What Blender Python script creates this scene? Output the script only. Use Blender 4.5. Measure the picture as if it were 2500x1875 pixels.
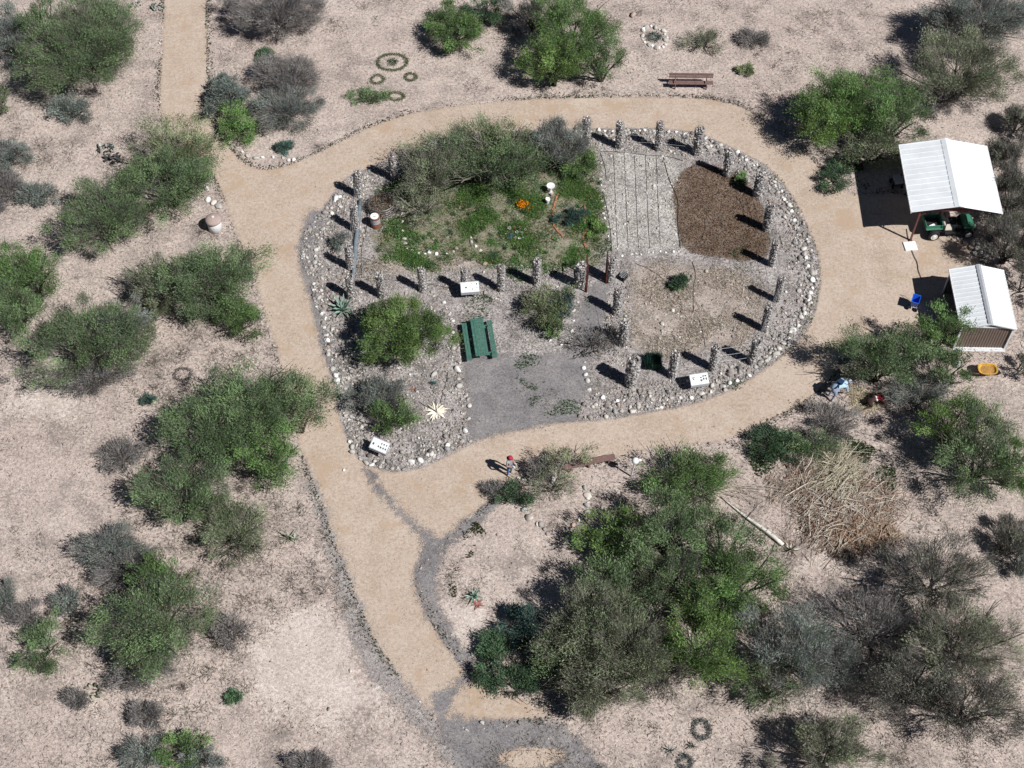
import bpy, bmesh, math, random
import numpy as np
from mathutils import Vector, Matrix

# ---------------------------------------------------------------- scene, camera, light
scene = bpy.context.scene
for o in list(bpy.data.objects):
    bpy.data.objects.remove(o)
COL = scene.collection
TILT = math.radians(35.0)
F = 3466.0                      # focal length in photograph pixels (2500 wide)
DIST = 78.8
H = DIST*math.cos(TILT)
CY = -DIST*math.sin(TILT)
cam = bpy.data.cameras.new('camera')
cam.sensor_width = 36.0
cam.lens = F/2500*36.0
cam.clip_start = 1.0
cam.clip_end = 6000
camo = bpy.data.objects.new('camera', cam)
camo.location = (0, CY, H)
camo.rotation_euler = (TILT, 0, 0)
COL.objects.link(camo)
scene.camera = camo

SUN_EL = math.radians(49.5)
sx, sy = 0.825, -0.565
n_ = math.hypot(sx, sy)
sx, sy = sx/n_, sy/n_
sund = Vector((math.cos(SUN_EL)*sx, math.cos(SUN_EL)*sy, math.sin(SUN_EL)))
world = bpy.data.worlds.new('World')
scene.world = world
world.use_nodes = True
wn = world.node_tree
for n in list(wn.nodes):
    wn.nodes.remove(n)
sky = wn.nodes.new('ShaderNodeTexSky')
sky.sky_type = 'NISHITA'
sky.sun_disc = False
sky.air_density = 0.4
sky.dust_density = 0.1
sky.sun_elevation = SUN_EL
sky.sun_rotation = math.atan2(sx, sy)
bg = wn.nodes.new('ShaderNodeBackground')
bg.inputs['Strength'].default_value = 0.05
wo = wn.nodes.new('ShaderNodeOutputWorld')
wn.links.new(sky.outputs[0], bg.inputs[0])
wn.links.new(bg.outputs[0], wo.inputs[0])
sl = bpy.data.lights.new('sun', 'SUN')
sl.energy = 5.0
sl.angle = math.radians(0.5)
sl.color = (1.0, 0.985, 0.97)
so = bpy.data.objects.new('sun', sl)
so.rotation_euler = sund.to_track_quat('Z', 'Y').to_euler()
so.location = (0, 0, 60)
COL.objects.link(so)
scene.view_settings.view_transform = 'Standard'
scene.view_settings.look = 'None'
scene.view_settings.exposure = 0.20
scene.view_settings.gamma = 1.0
scene.render.engine = 'CYCLES'
scene.cycles.max_bounces = 5
scene.cycles.diffuse_bounces = 2
scene.cycles.transparent_max_bounces = 16

# ---------------------------------------------------------------- mapping from the photograph to the ground
def P(px, py, z=0.0):
    """point at height z seen at photograph pixel (px, py)"""
    xn = (px-1250.0)/F
    yn = (937.5-py)/F
    dy = math.sin(TILT)+yn*math.cos(TILT)
    dz = -math.cos(TILT)+yn*math.sin(TILT)
    t = (z-H)/dz
    return Vector((xn*t, CY+dy*t, z))
K = 1.1302                      # overview reading -> photograph pixel
def PD(x, y, z=0.0):
    return P(x*K, y*K, z)
def mpp(py):                    # metres per photograph pixel across, at ground row py
    return 1.0/(44.0*(py+4087.0)/5024.5)

# ---------------------------------------------------------------- tagging
def tag(o, label=None, cat=None, group=None, kind=None):
    if label: o['label'] = label
    if cat: o['category'] = cat
    if group: o['group'] = group
    if kind: o['kind'] = kind
    return o
def thing(name, label, cat, loc=(0, 0, 0), rz=0.0, group=None):
    o = bpy.data.objects.new(name, None)
    o.empty_display_size = 0.2
    COL.objects.link(o)
    o.location = loc
    o.rotation_euler = (0, 0, rz)
    return tag(o, label, cat, group)
def link(name, me, parent=None, loc=None, rz=None):
    o = bpy.data.objects.new(name, me)
    COL.objects.link(o)
    if parent: o.parent = parent
    if loc is not None: o.location = loc
    if rz is not None: o.rotation_euler = (0, 0, rz)
    return o
def copy_tree(o, parent=None):
    c = o.copy()
    COL.objects.link(c)
    c.parent = parent
    for ch in list(o.children):
        copy_tree(ch, c)
    return c

# ---------------------------------------------------------------- materials
def newmat(name):
    m = bpy.data.materials.new(name)
    m.use_nodes = True
    nt = m.node_tree
    b = nt.nodes['Principled BSDF']
    b.inputs['Specular IOR Level'].default_value = 0.25
    return m, nt, b
def N(nt, t, **kw):
    n = nt.nodes.new(t)
    for k, v in kw.items():
        if hasattr(n, k):
            setattr(n, k, v)
        else:
            n.inputs[k.replace('_', ' ')].default_value = v
    return n
def noise(nt, scale, detail=4.0, rough=0.6, vec=None, w=None):
    n = nt.nodes.new('ShaderNodeTexNoise')
    n.inputs['Scale'].default_value = scale
    n.inputs['Detail'].default_value = detail
    n.inputs['Roughness'].default_value = rough
    if vec is not None: nt.links.new(vec, n.inputs['Vector'])
    return n
def ramp(nt, src, stops):
    r = nt.nodes.new('ShaderNodeValToRGB')
    el = r.color_ramp.elements
    while len(el) > 1: el.remove(el[-1])
    el[0].position = stops[0][0]; el[0].color = tuple(stops[0][1])+(1,)
    for p, c in stops[1:]:
        e = el.new(p); e.color = tuple(c)+(1,)
    nt.links.new(src, r.inputs[0])
    return r.outputs[0]
def mixc(nt, fac, a, b, mode='MIX'):
    m = nt.nodes.new('ShaderNodeMix')
    m.data_type = 'RGBA'
    m.blend_type = mode
    if isinstance(fac, (int, float)): m.inputs[0].default_value = fac
    else: nt.links.new(fac, m.inputs[0])
    for s, v in ((6, a), (7, b)):
        if isinstance(v, tuple): m.inputs[s].default_value = v+(1,)
        else: nt.links.new(v, m.inputs[s])
    return m.outputs[2]
def mth(nt, op, a, b=None, clamp=False):
    m = nt.nodes.new('ShaderNodeMath')
    m.operation = op
    m.use_clamp = clamp
    for i, v in enumerate((a, b)):
        if v is None: continue
        if isinstance(v, (int, float)): m.inputs[i].default_value = v
        else: nt.links.new(v, m.inputs[i])
    return m.outputs[0]
def bump(nt, b, src, strength=0.5, dist=0.02):
    n = nt.nodes.new('ShaderNodeBump')
    n.inputs['Strength'].default_value = strength
    n.inputs['Distance'].default_value = dist
    nt.links.new(src, n.inputs['Height'])
    nt.links.new(n.outputs[0], b.inputs['Normal'])

def simple(name, col, rough=0.7, var=0.25, scale=8.0, metal=0.0, bmp=0.0, spec=0.25, bscale=None):
    """plain material with two scales of wear"""
    m, nt, b = newmat(name)
    tc = nt.nodes.new('ShaderNodeTexCoord').outputs['Object']
    n1 = noise(nt, scale, 5, 0.65, tc)
    d = tuple(max(0, c*(1-var)) for c in col)
    l = tuple(min(1, c*(1+var)) for c in col)
    c1 = ramp(nt, n1.outputs[0], [(0.3, d), (0.7, l)])
    nt.links.new(c1, b.inputs['Base Color'])
    b.inputs['Roughness'].default_value = rough
    b.inputs['Metallic'].default_value = metal
    b.inputs['Specular IOR Level'].default_value = spec
    if bmp:
        n2 = noise(nt, bscale or scale*5, 4, 0.6, tc)
        bump(nt, b, n2.outputs[0], bmp, 0.01)
    return m
def attrmat(name, rough=0.75, trans=0.0, spec=0.2, var=0.12, vscale=20.0):
    """colour comes from the mesh's own 'tint' attribute"""
    m, nt, b = newmat(name)
    a = nt.nodes.new('ShaderNodeAttribute')
    a.attribute_name = 'tint'
    tc = nt.nodes.new('ShaderNodeTexCoord').outputs['Object']
    n1 = noise(nt, vscale, 3, 0.6, tc)
    v = ramp(nt, n1.outputs[0], [(0.3, (1-var,)*3), (0.7, (1+var,)*3)])
    c = mixc(nt, 1.0, a.outputs['Color'], v, 'MULTIPLY')
    nt.links.new(c, b.inputs['Base Color'])
    b.inputs['Roughness'].default_value = rough
    b.inputs['Specular IOR Level'].default_value = spec
    if trans > 0:
        out = nt.nodes['Material Output']
        t = nt.nodes.new('ShaderNodeBsdfTranslucent')
        nt.links.new(c, t.inputs['Color'])
        mx = nt.nodes.new('ShaderNodeMixShader')
        mx.inputs[0].default_value = trans
        nt.links.new(b.outputs[0], mx.inputs[1])
        nt.links.new(t.outputs[0], mx.inputs[2])
        nt.links.new(mx.outputs[0], out.inputs['Surface'])
    return m

# ---------------------------------------------------------------- fast mesh building
def npmesh(name, verts, faces, mat=None, tint=None, smooth=False, extra=None):
    """verts (n,3), faces (m,k) constant k"""
    me = bpy.data.meshes.new(name)
    v = np.asarray(verts, dtype=np.float32)
    f = np.asarray(faces, dtype=np.int32)
    k = f.shape[1]
    me.vertices.add(len(v))
    me.vertices.foreach_set('co', v.ravel())
    me.loops.add(f.size)
    me.loops.foreach_set('vertex_index', f.ravel())
    me.polygons.add(len(f))
    me.polygons.foreach_set('loop_start', np.arange(0, f.size, k, dtype=np.int32))
    me.update(calc_edges=True)
    if tint is not None:
        a = me.attributes.new('tint', 'FLOAT_COLOR', 'POINT')
        t = np.ones((len(v), 4), dtype=np.float32)
        t[:, :3] = tint
        a.data.foreach_set('color', t.ravel())
    if extra:
        for nm, arr in extra.items():
            a = me.attributes.new(nm, 'FLOAT', 'POINT')
            a.data.foreach_set('value', np.asarray(arr, dtype=np.float32))
    if smooth:
        me.polygons.foreach_set('use_smooth', np.ones(len(f), dtype=bool))
    if mat is not None:
        for m in (mat if isinstance(mat, (list, tuple)) else [mat]):
            me.materials.append(m)
    return me

class MB:
    """collects solids and links them as one mesh"""
    def __init__(s):
        s.v = []; s.f = []; s.mi = []; s.m = 0
    def add(s, vs, fs, m=None):
        o = len(s.v)
        s.v.extend([tuple(p) for p in vs])
        for f in fs:
            s.f.append(tuple(i+o for i in f)); s.mi.append(s.m if m is None else m)
    def box(s, c, size, rz=0.0, rx=0.0, ry=0.0, m=None):
        x, y, z = [d/2 for d in size]
        R = Matrix.Rotation(rz, 3, 'Z') @ Matrix.Rotation(ry, 3, 'Y') @ Matrix.Rotation(rx, 3, 'X')
        c = Vector(c)
        b = min(x, y, z)*0.18
        b = min(b, 0.012)
        vs = []
        for sx_, sy_, sz_ in [(-1,-1,-1),(1,-1,-1),(1,1,-1),(-1,1,-1),(-1,-1,1),(1,-1,1),(1,1,1),(-1,1,1)]:
            vs.append(c+R@Vector((sx_*x, sy_*y, sz_*z)))
        s.add(vs, [(0,3,2,1),(4,5,6,7),(0,1,5,4),(1,2,6,5),(2,3,7,6),(3,0,4,7)], m)
    def quadbox(s, a, b, c, d, th, m=None):
        """slab from four corners, thickness th along normal (downwards)"""
        a, b, c, d = map(Vector, (a, b, c, d))
        n = (b-a).cross(d-a).normalized()*th
        vs = [a, b, c, d, a-n, b-n, c-n, d-n]
        s.add(vs, [(0,1,2,3),(7,6,5,4),(0,4,5,1),(1,5,6,2),(2,6,7,3),(3,7,4,0)], m)
    def tube(s, pts, r, n=6, m=None, cap=True):
        pts = [Vector(p) for p in pts]
        k = len(pts)
        rr = r if isinstance(r, (list, tuple)) else [r]*k
        vs = []
        for i, p in enumerate(pts):
            t = (pts[min(i+1, k-1)]-pts[max(i-1, 0)])
            if t.length < 1e-6: t = Vector((0, 0, 1))
            t.normalize()
            a = t.cross(Vector((0, 0, 1)) if abs(t.z) < 0.9 else Vector((1, 0, 0))).normalized()
            b = t.cross(a)
            for j in range(n):
                an = 2*math.pi*j/n
                vs.append(p+(a*math.cos(an)+b*math.sin(an))*rr[i])
        fs = []
        for i in range(k-1):
            for j in range(n):
                j2 = (j+1) % n
                fs.append((i*n+j, i*n+j2, (i+1)*n+j2, (i+1)*n+j))
        if cap:
            fs.append(tuple(range(n))[::-1]); fs.append(tuple((k-1)*n+j for j in range(n)))
        s.add(vs, fs, m)
    def lathe(s, c, prof, n=24, m=None, axis=None):
        """prof list of (radius, z)"""
        c = Vector(c)
        R = Matrix.Identity(3)
        if axis is not None:
            R = Vector(axis).normalized().to_track_quat('Z', 'Y').to_matrix()
        vs = []; fs = []
        for r, z in prof:
            for j in range(n):
                an = 2*math.pi*j/n
                vs.append(c+R@Vector((r*math.cos(an), r*math.sin(an), z)))
        for i in range(len(prof)-1):
            for j in range(n):
                j2 = (j+1) % n
                fs.append((i*n+j, i*n+j2, (i+1)*n+j2, (i+1)*n+j))
        fs.append(tuple(range(n))[::-1]); fs.append(tuple((len(prof)-1)*n+j for j in range(n)))
        s.add(vs, fs, m)
    def build(s, name, mats, parent=None, smooth=False, bevel=0.0, loc=None, rz=None):
        me = bpy.data.meshes.new(name)
        me.from_pydata(s.v, [], s.f)
        for m in (mats if isinstance(mats, (list, tuple)) else [mats]):
            me.materials.append(m)
        for i, p in enumerate(me.polygons):
            p.material_index = s.mi[i]
            p.use_smooth = smooth
        me.update()
        o = link(name, me, parent, loc, rz)
        if bevel:
            md = o.modifiers.new('bevel', 'BEVEL'); md.width = bevel; md.segments = 2; md.limit_method = 'ANGLE'
        return o

# ---------------------------------------------------------------- polygons and signed distance
def smoothpoly(pts, closed=True, it=3):
    p = np.array([(q[0], q[1]) for q in pts], dtype=float)
    for _ in range(it):
        n = len(p)
        out = []
        rng_ = range(n) if closed else range(n-1)
        if not closed: out.append(p[0])
        for i in rng_:
            a, b = p[i], p[(i+1) % n]
            out.append(a*0.75+b*0.25); out.append(a*0.25+b*0.75)
        if not closed: out.append(p[-1])
        p = np.array(out)
    return p
def topoly(px, it=2):
    return smoothpoly([P(x, y) for x, y in px], True, it)
def sdist(q, poly):
    """positive inside; q (n,2)"""
    n = len(poly)
    d = np.full(len(q), 1e9)
    ins = np.zeros(len(q), dtype=bool)
    for i in range(n):
        a = poly[i]; b = poly[(i+1) % n]
        e = b-a
        l2 = max(1e-12, e@e)
        w = q-a
        t = np.clip((w@e)/l2, 0, 1)
        d = np.minimum(d, np.hypot(w[:, 0]-t*e[0], w[:, 1]-t*e[1]))
        c = ((a[1] > q[:, 1]) != (b[1] > q[:, 1]))
        if abs(e[1]) > 1e-12:
            xi = a[0]+(q[:, 1]-a[1])/e[1]*e[0]
            ins ^= c & (q[:, 0] < xi)
    return np.where(ins, d, -d)
def sd_multi(q, polys, holes=()):
    s = np.full(len(q), -1e9)
    for p in polys: s = np.maximum(s, sdist(q, p))
    for h in holes: s = np.minimum(s, -sdist(q, h))
    return s
def sheet(name, polys, z, mat, res=0.25, margin=0.7, holes=()):
    allp = np.vstack(polys)
    x0, y0 = allp.min(0)-margin; x1, y1 = allp.max(0)+margin
    xs = np.arange(x0, x1+res, res); ys = np.arange(y0, y1+res, res)
    X, Y = np.meshgrid(xs, ys)
    q = np.stack([X.ravel(), Y.ravel()], 1)
    s = sd_multi(q, polys, holes)
    nx, ny = len(xs), len(ys)
    idx = np.arange(nx*ny).reshape(ny, nx)
    f = np.stack([idx[:-1, :-1].ravel(), idx[:-1, 1:].ravel(), idx[1:, 1:].ravel(), idx[1:, :-1].ravel()], 1)
    keep = s[f].max(1) > -margin
    f = f[keep]
    used = np.unique(f)
    remap = np.full(nx*ny, -1); remap[used] = np.arange(len(used))
    v = np.zeros((len(used), 3)); v[:, :2] = q[used]; v[:, 2] = z
    me = npmesh(name, v, remap[f], mat, extra={'edge': s[used]})
    return link(name, me)
def scatter_in(rng, polys, n, holes=(), smin=0.0, smax=1e9):
    allp = np.vstack(polys)
    a = allp.min(0); b = allp.max(0)
    out = []
    tot = 0
    for _ in range(60):
        q = rng.uniform(a, b, (n*2, 2))
        s = sd_multi(q, polys, holes)
        q = q[(s > smin) & (s < smax)]
        out.append(q); tot += len(q)
        if tot >= n: break
    return np.vstack(out)[:n]
def along(pts, spacing, rng, jit=0.0):
    """points along an open polyline of world xy"""
    p = np.asarray(pts, dtype=float)
    seg = np.hypot(*(p[1:]-p[:-1]).T)
    cum = np.concatenate([[0], np.cumsum(seg)])
    d = []
    t = 0.0
    while t < cum[-1]:
        d.append(t); t += spacing*rng.uniform(0.7, 1.4)
    d = np.array(d)
    x = np.interp(d, cum, p[:, 0]); y = np.interp(d, cum, p[:, 1])
    q = np.stack([x, y], 1)
    return q+rng.normal(0, jit, q.shape) if jit else q
# ---------------------------------------------------------------- ground materials
def groundmat(name, base, paler, dark, speck, scale=1.0, alpha=False, amp=0.5, ascale=2.2, bumpd=0.03, speckamt=0.5, tiny=True, con=1.0, sthr=0.60, stain=None):
    """mottled soil: broad paler and darker patches, clods, litter specks; ragged edge from the 'edge' distance"""
    m, nt, b = newmat(name)
    b.inputs['Roughness'].default_value = 0.95
    b.inputs['Specular IOR Level'].default_value = 0.08
    tc0 = nt.nodes.new('ShaderNodeTexCoord').outputs['Object']
    va = nt.nodes.new('ShaderNodeVectorMath'); va.operation = 'ADD'; va.inputs[1].default_value = (137.3, 91.7, 53.1)
    nt.links.new(tc0, va.inputs[0]); tc = va.outputs[0]
    n0 = noise(nt, 0.16*scale, 4, 0.6, tc)
    n1 = noise(nt, 0.9*scale, 5, 0.65, tc)
    n2 = noise(nt, 5.5*scale, 6, 0.75, tc)
    n3 = noise(nt, 17.0*scale, 4, 0.7, tc)
    c0 = ramp(nt, n0.outputs[0], [(0.35, base), (0.65, paler)])
    c1 = ramp(nt, n1.outputs[0], [(0.32, dark), (0.5, base), (0.68, paler)])
    c = mixc(nt, 0.6, c0, c1)
    g = ramp(nt, n2.outputs[0], [(0.34, (1-0.48*con,)*3), (0.5, (1.0,)*3), (0.66, (1+0.28*con,)*3)])
    c = mixc(nt, 1.0, c, g, 'MULTIPLY')
    if tiny:
        g2 = ramp(nt, n3.outputs[0], [(0.36, (1-0.42*con,)*3), (0.5, (1.0,)*3), (0.64, (1+0.26*con,)*3)])
        c = mixc(nt, 1.0, c, g2, 'MULTIPLY')
    if speckamt > 0:
        n4 = noise(nt, 8.0*scale, 5, 0.8, tc)
        n5 = noise(nt, 0.55*scale, 3, 0.6, tc)
        k = mth(nt, 'ADD', mth(nt, 'MULTIPLY', n4.outputs[0], 0.75), mth(nt, 'MULTIPLY', n5.outputs[0], 0.45))
        f = ramp(nt, k, [(sthr, (0,)*3), (sthr+0.10, (speckamt,)*3)])
        c = mixc(nt, f, c, speck)
    if stain:
        n6 = noise(nt, 0.5, 4, 0.7, tc)
        c = mixc(nt, ramp(nt, n6.outputs[0], [(0.54, (0,)*3), (0.66, (0.75,)*3)]), c, stain)
        n7 = noise(nt, 0.23, 5, 0.75, tc)
        c = mixc(nt, ramp(nt, n7.outputs[0], [(0.55, (0,)*3), (0.70, (0.55,)*3)]), c, (0.50, 0.43, 0.36))
    nt.links.new(c, b.inputs['Base Color'])
    hgt = mth(nt, 'ADD', n2.outputs[0], mth(nt, 'MULTIPLY', n3.outputs[0], 0.5))
    bump(nt, b, hgt, 0.7, bumpd)
    if alpha:
        out = nt.nodes['Material Output']
        a = nt.nodes.new('ShaderNodeAttribute'); a.attribute_name = 'edge'
        e1 = noise(nt, ascale, 5, 0.7, tc)
        e2 = noise(nt, ascale*9, 3, 0.8, tc)
        off = mth(nt, 'MULTIPLY', mth(nt, 'SUBTRACT', e1.outputs[0], 0.5), amp)
        off2 = mth(nt, 'MULTIPLY', mth(nt, 'SUBTRACT', e2.outputs[0], 0.5), amp*1.5)
        s = mth(nt, 'ADD', mth(nt, 'ADD', a.outputs['Fac'], off), off2)
        f = mth(nt, 'GREATER_THAN', s, 0.0)
        t = nt.nodes.new('ShaderNodeBsdfTransparent')
        mx = nt.nodes.new('ShaderNodeMixShader')
        nt.links.new(f, mx.inputs[0])
        nt.links.new(t.outputs[0], mx.inputs[1])
        nt.links.new(b.outputs[0], mx.inputs[2])
        nt.links.new(mx.outputs[0], out.inputs['Surface'])
    return m

M_ground = groundmat('desert_soil', (0.44, 0.362, 0.318), (0.52, 0.44, 0.39), (0.33, 0.277, 0.25), (0.18, 0.155, 0.14), speckamt=0.7, con=0.85)
M_path = groundmat('path_sand', (0.445, 0.355, 0.285), (0.485, 0.40, 0.33), (0.40, 0.31, 0.24), (0.28, 0.21, 0.15), stain=(0.40, 0.295, 0.21), alpha=True, amp=0.6, bumpd=0.004, speckamt=0.5, con=0.5, sthr=0.63)
M_gravel = groundmat('grey_gravel', (0.185, 0.173, 0.175), (0.25, 0.233, 0.232), (0.135, 0.127, 0.13), (0.42, 0.39, 0.36), scale=1.5, alpha=True, amp=1.25, bumpd=0.02, speckamt=0.35, con=0.8)
M_bed = groundmat('stony_bed', (0.33, 0.295, 0.28), (0.47, 0.435, 0.415), (0.19, 0.17, 0.16), (0.10, 0.09, 0.08), scale=1.3, alpha=True, amp=0.5, bumpd=0.07, speckamt=0.8, con=1.5)
M_chip = groundmat('wood_chips', (0.145, 0.105, 0.08), (0.20, 0.155, 0.125), (0.095, 0.068, 0.052), (0.33, 0.26, 0.21), scale=1.6, alpha=True, amp=0.6, bumpd=0.05, speckamt=0.5)
M_plot = groundmat('ashy_plot', (0.40, 0.375, 0.345), (0.50, 0.47, 0.44), (0.27, 0.25, 0.23), (0.15, 0.135, 0.12), scale=1.2, alpha=True, amp=0.8, bumpd=0.08, speckamt=0.8, con=1.5)
M_straw = groundmat('straw_plot', (0.37, 0.31, 0.27), (0.48, 0.42, 0.37), (0.24, 0.20, 0.175), (0.12, 0.10, 0.08), scale=1.5, alpha=True, amp=2.2, ascale=1.0, bumpd=0.05, speckamt=0.7)
M_lawn = groundmat('weedy_soil', (0.22, 0.20, 0.145), (0.33, 0.30, 0.235), (0.13, 0.13, 0.08), (0.10, 0.13, 0.06), scale=1.4, alpha=True, amp=2.6, ascale=1.2, bumpd=0.05, speckamt=0.6)
M_pale = groundmat('pale_sand', (0.53, 0.455, 0.405), (0.58, 0.505, 0.455), (0.46, 0.385, 0.34), (0.34, 0.28, 0.24), alpha=True, amp=5.0, ascale=0.45, bumpd=0.02, speckamt=0.55, con=0.75)

# ground sheet out to the horizon
g = MB()
gx = [-3000, -900, -300]+list(range(-120, 121, 12))+[300, 900, 3000]
for yy in gx:
    for xx in gx: g.v.append((xx, yy, 0))
ng = len(gx)
for j in range(ng-1):
    for i in range(ng-1):
        g.f.append((j*ng+i, j*ng+i+1, (j+1)*ng+i+1, (j+1)*ng+i)); g.mi.append(0)
tag(g.build('ground', M_ground), 'pale pinkish desert soil around the garden', 'ground', kind='structure')

# ---------------------------------------------------------------- outlines read from the photograph (pixels)
outer = [(402,-60),(402,0),(398,100),(391,200),(392,283),(420,330),(470,365),(520,420),(545,475),(560,520),(590,600),
 (625,690),(655,790),(685,880),(700,980),(735,1090),(751,1142),(781,1217),(815,1320),(846,1400),(856,1414),(900,1543),(943,1606),
 (1001,1689),(1060,1752),(1100,1775),(1180,1762),(1260,1758),(1330,1755),(1345,1738),(1270,1700),(1180,1665),(1144,1638),(1115,1609),
 (1058,1529),(1030,1470),(1012,1429),(1012,1390),(1022,1372),(1075,1330),(1083,1316),(1136,1272),(1196,1224),(1240,1185),(1300,1150),
 (1400,1132),(1500,1118),(1600,1092),(1700,1085),(1745,1080),(1810,1060),(1900,1015),(1960,985),(2010,945),(2040,905),(2060,860),
 (2110,830),(2180,810),(2260,800),(2330,790),(2345,700),(2400,662),(2395,630),(2345,592),(2300,570),(2230,480),(2170,470),(2095,480),
 (2050,462),(1996,404),(1948,356),(1887,315),(1851,284),(1815,264),(1791,255),(1719,239),(1550,237),(1430,239),(1300,242),
 (1150,254),(1060,268),(997,279),(940,297),(883,320),(798,363),(740,391),(700,408),(645,416),(602,405),(575,380),(545,340),(524,318),
 (507,270),(507,193),(503,85),(504,0),(504,-60)]
island = [(791,508),(820,462),(849,428),(907,411),(941,392),(1001,374),(1060,345),(1160,325),(1280,320),(1370,316),(1437,315),(1600,314),
 (1682,321),(1719,329),(1750,345),(1791,362),(1822,379),(1871,404),(1912,448),(1948,503),(1974,563),(1994,612),(2004,655),(1999,716),
 (1984,783),(1948,836),(1888,885),(1839,923),(1767,961),(1670,993),(1550,1012),(1487,1026),(1391,1029),(1319,1034),(1302,1045),
 (1234,1051),(1174,1071),(1111,1103),(1039,1140),(967,1154),(931,1148),(885,1128),(858,1098),(843,1060),(826,1005),(818,937),
 (799,889),(780,817),(765,745),(751,684),(741,667),(731,636),(731,600),(741,563),(765,527)]
outer_w = topoly(outer, 2); island_w = topoly(island, 2)
tag(sheet('path', [outer_w], 0.008, M_path, res=0.3, holes=[island_w]), 'smooth tan dirt path looping round the garden', 'path', kind='structure')

# grey gravel verges and forecourt
gpolys = [
 [(885,1140),(915,1195),(955,1241),(1003,1284),(1040,1328),(1018,1374),(1010,1410),(1030,1475),(1060,1532),(1116,1612),(1150,1645),
  (1165,1610),(1120,1570),(1075,1500),(1062,1440),(1070,1370),(1082,1340),(1130,1310),(1180,1265),(1222,1225),(1240,1190),(1225,1180),
  (1196,1224),(1136,1272),(1083,1314),(1063,1310),(1015,1275),(967,1228),(930,1185),(905,1140)],
 [(754,1135),(788,1215),(820,1320),(856,1410),(900,1543),(945,1608),(1003,1692),(1072,1770),(1140,1850),(1200,1900),(1130,1900),(1050,1800),
  (970,1725),(905,1650),(860,1565),(835,1470),(812,1390),(795,1320),(768,1230),(748,1165)],
 [(1060,1745),(1130,1755),(1240,1762),(1340,1755),(1400,1790),(1450,1850),(1500,1900),(1140,1900),(1090,1820)],
 [(1135,878),(1190,862),(1250,868),(1330,872),(1400,850),(1445,850),(1440,890),(1425,960),(1415,1010),(1400,1030),(1320,1036),(1290,1048),(1234,1052),(1174,1072),
  (1150,1080),(1140,1040),(1150,960),(1130,910)],
 [(1440,690),(1490,690),(1480,740),(1470,800),(1440,880),(1400,850),(1405,780),(1425,740)],
 [(760,505),(780,520),(800,508),(790,540),(770,600),(760,660),(772,720),(792,790),(810,870),(826,930),(818,940),(795,880),(775,800),(755,720),(735,660),(728,610),(738,560)],
]
gpolys.append([(1050,1700),(1075,1688),(1120,1658),(1150,1632),(1158,1650),(1118,1690),(1092,1722),(1108,1750),(1060,1750)])
gp = [topoly(p, 2) for p in gpolys]
M_verge = groundmat('verge_gravel', (0.27, 0.245, 0.235), (0.37, 0.335, 0.315), (0.19, 0.17, 0.165), (0.42, 0.39, 0.36), scale=1.5, alpha=True, amp=1.5, ascale=1.3, bumpd=0.03, speckamt=0.5, con=1.3)
tag(sheet('verge', [gp[1]], 0.0125, M_verge, res=0.25), 'broken grey gravel verge along the left of the lower path', 'gravel', kind='structure')
tag(sheet('gravel_area', [gp[0]]+gp[2:], 0.016, M_gravel, res=0.25), 'dark grey crushed gravel along the path edges', 'gravel', kind='structure')
esc = topoly([(1205,1845),(1250,1828),(1330,1822),(1390,1840),(1370,1862),(1300,1878),(1230,1872)], 2)
tag(sheet('sand_patch', [esc], 0.022, M_path, res=0.2), 'tan sand patch showing through the gravel', 'sand', kind='structure')
pale = [topoly(p, 1) for p in [
 [(660,1540),(760,1500),(850,1540),(900,1620),(960,1720),(860,1760),(760,1740),(700,1720),(620,1680),(600,1600)],
 [(60,930),(160,910),(190,960),(180,1010),(110,1020),(60,985)],
 [(1085,1470),(1170,1470),(1200,1540),(1180,1600),(1110,1560)],
 [(2020,1290),(2140,1340),(2120,1400),(2010,1400),(1960,1350)]]]
tag(sheet('sand_clearing', pale, 0.004, M_pale, res=0.5, margin=1.0), 'pale bare sand left of the lower path', 'sand', kind='structure')

# garden beds
tag(sheet('garden_soil', [island_w], 0.012, M_bed, res=0.3), 'stony grey-brown soil of the walled garden', 'soil', kind='structure')
lawn_w = topoly([(960,440),(1060,400),(1200,385),(1400,330),(1445,345),(1470,480),(1475,600),(1440,660),(1300,650),(1200,640),(1080,655),(980,660),(925,620),(905,580),(950,560),(985,530)], 2)
tag(sheet('flower_bed', [lawn_w], 0.018, M_lawn, res=0.25, margin=0.7), 'weedy green soil of the flower garden', 'garden bed', kind='structure')
plot_w = topoly([(1460,372),(1540,372),(1640,375),(1668,440),(1655,520),(1668,612),(1580,618),(1498,632),(1485,560),(1470,460)], 1)
tag(sheet('plot_ashy', [plot_w], 0.021, M_plot, res=0.2, margin=0.3), 'pale ashy planting plot with drip rows', 'garden plot', kind='structure')
chip_w = topoly([(1700,398),(1745,405),(1815,436),(1858,490),(1872,540),(1880,600),(1872,632),(1800,638),(1730,625),(1668,612),(1650,540),(1642,470),(1655,430)], 2)
tag(sheet('plot_mulch', [chip_w], 0.026, M_chip, res=0.2, margin=0.3), 'dark brown wood chip bed', 'garden plot', kind='structure')
straw_w = topoly([(1540,640),(1680,650),(1800,660),(1870,700),(1855,800),(1800,860),(1720,850),(1640,880),(1580,860),(1540,840),(1535,740)], 2)
tag(sheet('plot_straw', [straw_w], 0.020, M_straw, res=0.2, margin=0.4), 'straw coloured lower planting plot', 'garden plot', kind='structure')
track_w = topoly([(900,660),(1000,668),(1110,665),(1200,650),(1200,640),(1110,632),(1000,640),(930,640)], 1)
tag(sheet('garden_walk', [track_w], 0.023, M_straw, res=0.2, margin=0.3), 'narrow tan footpath below the flower bed', 'footpath', kind='structure')

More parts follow.
